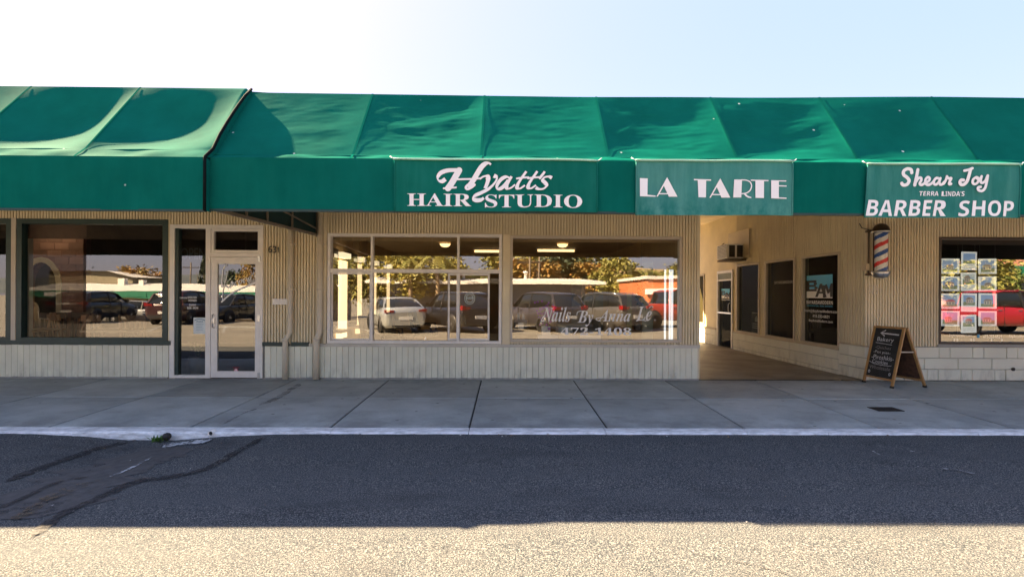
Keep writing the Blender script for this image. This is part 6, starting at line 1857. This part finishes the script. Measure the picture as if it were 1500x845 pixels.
T = [(1406, 29, 4.4, 150, 'olive', 'wide olive green tree behind the red pickup truck', 1), (1478, 31, 3.6, 70, 'green', 'rounded green tree right of the red pickup bed', 2), (1360, 40, 6, 90, 'yellow', 'yellowing tree far left of the red pickup truck', 3),
     (770, 56, 5.6, 110, 'autumn', 'rusty autumn tree behind the grey hall, left', 1), (820, 62, 6.6, 120, 'dark', 'dark green tree behind the middle of the grey hall', 2), (868, 58, 5.2, 90, 'autumn', 'orange autumn tree behind the right end of the grey hall', 3), (905, 54, 5.6, 80, 'olive', 'olive tree past the right end of the grey hall', 2),
     (925, 46, 3.4, 60, 'yellow', 'yellow bush like tree beside the hall', 1), (735, 60, 6.4, 100, 'olive', 'broad olive tree behind the grey hall near the mullion', 3), (850, 68, 7.4, 120, 'olive', 'tall olive tree in the back row behind the grey hall', 1), (790, 70, 7.8, 120, 'yellow', 'tall yellowing tree in the back row behind the grey hall', 2),
     (612, 40, 5.0, 130, 'yellow', 'yellow green tree before the hall, mirrored in the white framed window', 1), (655, 43, 4.6, 80, 'olive', 'olive tree near the left end of the hall roof', 2), (560, 48, 6.0, 120, 'yellow', 'tall yellow tree left of the silver sedan', 3), (690, 58, 4.6, 90, 'green', 'green tree low behind the hall roof', 1), (505, 46, 5, 90, 'olive', 'olive tree at the left edge of the white framed window', 2),
     (205, 62, 5.0, 60, 'autumn', 'rounded autumn tree behind the opposite shops', 1), (302, 66, 6.4, 36, 'dark', 'dark conifer beyond the opposite shops', 2, True), (372, 52, 6.0, 50, 'autumn', 'tall orange tree right of the restaurant door mirror', 3), (350, 60, 4.4, 40, 'dark', 'low dark tree beyond the opposite shops', 1), (150, 75, 4.6, 60, 'dark', 'dark tree behind the gabled building', 2),
     (960, 60, 4.4, 80, 'olive', 'olive tree on the slope behind the orange shop', 3), (1010, 52, 5, 90, 'olive', 'broad olive tree right of the orange shop', 1), (440, 58, 6, 80, 'olive', 'olive tree behind the end of the opposite shops', 3)]
for a in T: tree(*a)
def palm(px, d, ztop_, label):
    Y = 8.5 - d; X = (px - 741) / 748 * d; zb = road_z(X, Y); H = ztop_ - zb
    t = thing('palm_tree', label, 'palm tree', (X, Y, zb), 0, 'palms in the car park')
    s = MB(); s.tube([(0, 0, 0), (.05, 0, H * .5), (0, 0, H)], [.2, .15, .13], 8); s.build('trunk', M('palm_bark', (.30, .22, .13), .9, var=.3, scale=8), t) if 'palm_bark' not in bpy.data.materials else s.build('trunk', bpy.data.materials['palm_bark'], t)
    s = MB(); r = random.Random(px)
    for k in range(26):
        a = r.uniform(0, 2 * PI); e = r.uniform(-.5, 1.0); L_ = r.uniform(1.3, 1.9); h = Vector((math.cos(a), math.sin(a), 0)); P = []
        for j in range(7):
            q = j / 6; P.append(Vector((0, 0, H)) + h * L_ * q + Vector((0, 0, L_ * (e * q - .9 * q * q))))
        side = Vector((-h.y, h.x, 0))
        for j in range(6):
            for sg in (-1, 1):
                for q in range(2):
                    p = P[j].lerp(P[j + 1], q / 2); tip = p + side * sg * .38 * (1 - .6 * j / 6) + h * .2 - Vector((0, 0, .16)); s.tri(p, P[j].lerp(P[j + 1], q / 2 + .3), tip)
    s.build('fronds', LM['olive'], t)
palm(500, 34, 4.6, 'palm tree mirrored at the left edge of the white framed window'); palm(640, 36, 4.2, 'palm tree with pale trunk behind the black crossover'); palm(600, 37, 3.9, 'palm tree behind the silver sedan')

# ------------------------------------------------------------------ hills
def ridge(name, pts, d, depth, mat, seed):
    r = random.Random(seed); Y = 8.5 - d; s = MB(); n = 90
    xs = [(p - 741) / 748 * d for p, _ in pts]; zs = [(432 - q) / 748 * d + 1.4 for _, q in pts]
    def zt(x):
        for (a, za), (b, zb) in zip(zip(xs, zs), list(zip(xs, zs))[1:]):
            if a <= x <= b: k = (x - a) / (b - a); k = k * k * (3 - 2 * k); return za + (zb - za) * k
        return zs[0] if x < xs[0] else zs[-1]
    ph = [r.uniform(0, 6) for _ in range(4)]
    def f(u, v):
        x = xs[0] + (xs[-1] - xs[0]) * u; z = zt(x); A = (max(zs) - 0) * .10
        w = sum(math.sin(x / d * k + p + v * 3) / k * 6 for k, p in zip((6, 13, 27, 50), ph)) / 4
        return (x, Y - depth * v, -3 + (z + 3) * math.sin(v * PI / 2) ** .8 + A * w * v * .5)
    s.grid(f, n, 16); return struct(s.build(name, mat))
def hill_mat(n, a, b, sc):
    m = M(n, a, .9, var=0); nt = m.node_tree; pos = nd(nt, 'ShaderNodeNewGeometry').outputs['Position']
    c = mixc(nt, ramp(nt, noise(nt, pos, sc, 6, .65), [(.42, 0), (.6, 1)]), a, b); nt.links.new(c, nt.nodes['Principled BSDF'].inputs['Base Color']); return m
ridge('hills', [(-900, 424), (-300, 405), (60, 400), (130, 396), (200, 393), (245, 398), (290, 392), (330, 398), (400, 408), (520, 418), (600, 428)], 1500, 600, hill_mat('hazy_far_scrub', (.05, .066, .08), (.08, .093, .095), .02), 1)  # distance haze put into the far ridge's blue grey colour
ridge('hills', [(560, 430), (620, 408), (680, 390), (720, 380), (760, 388), (820, 400), (860, 405)], 420, 160, hill_mat('near_hill_oak', (.06, .075, .025), (.16, .13, .05), .06), 2)
ridge('hills', [(800, 420), (860, 398), (920, 384), (980, 376), (1060, 380), (1200, 395), (1500, 400), (2400, 420)], 300, 120, hill_mat('golden_hill_grass', (.34, .24, .11), (.16, .13, .05), .05), 3)
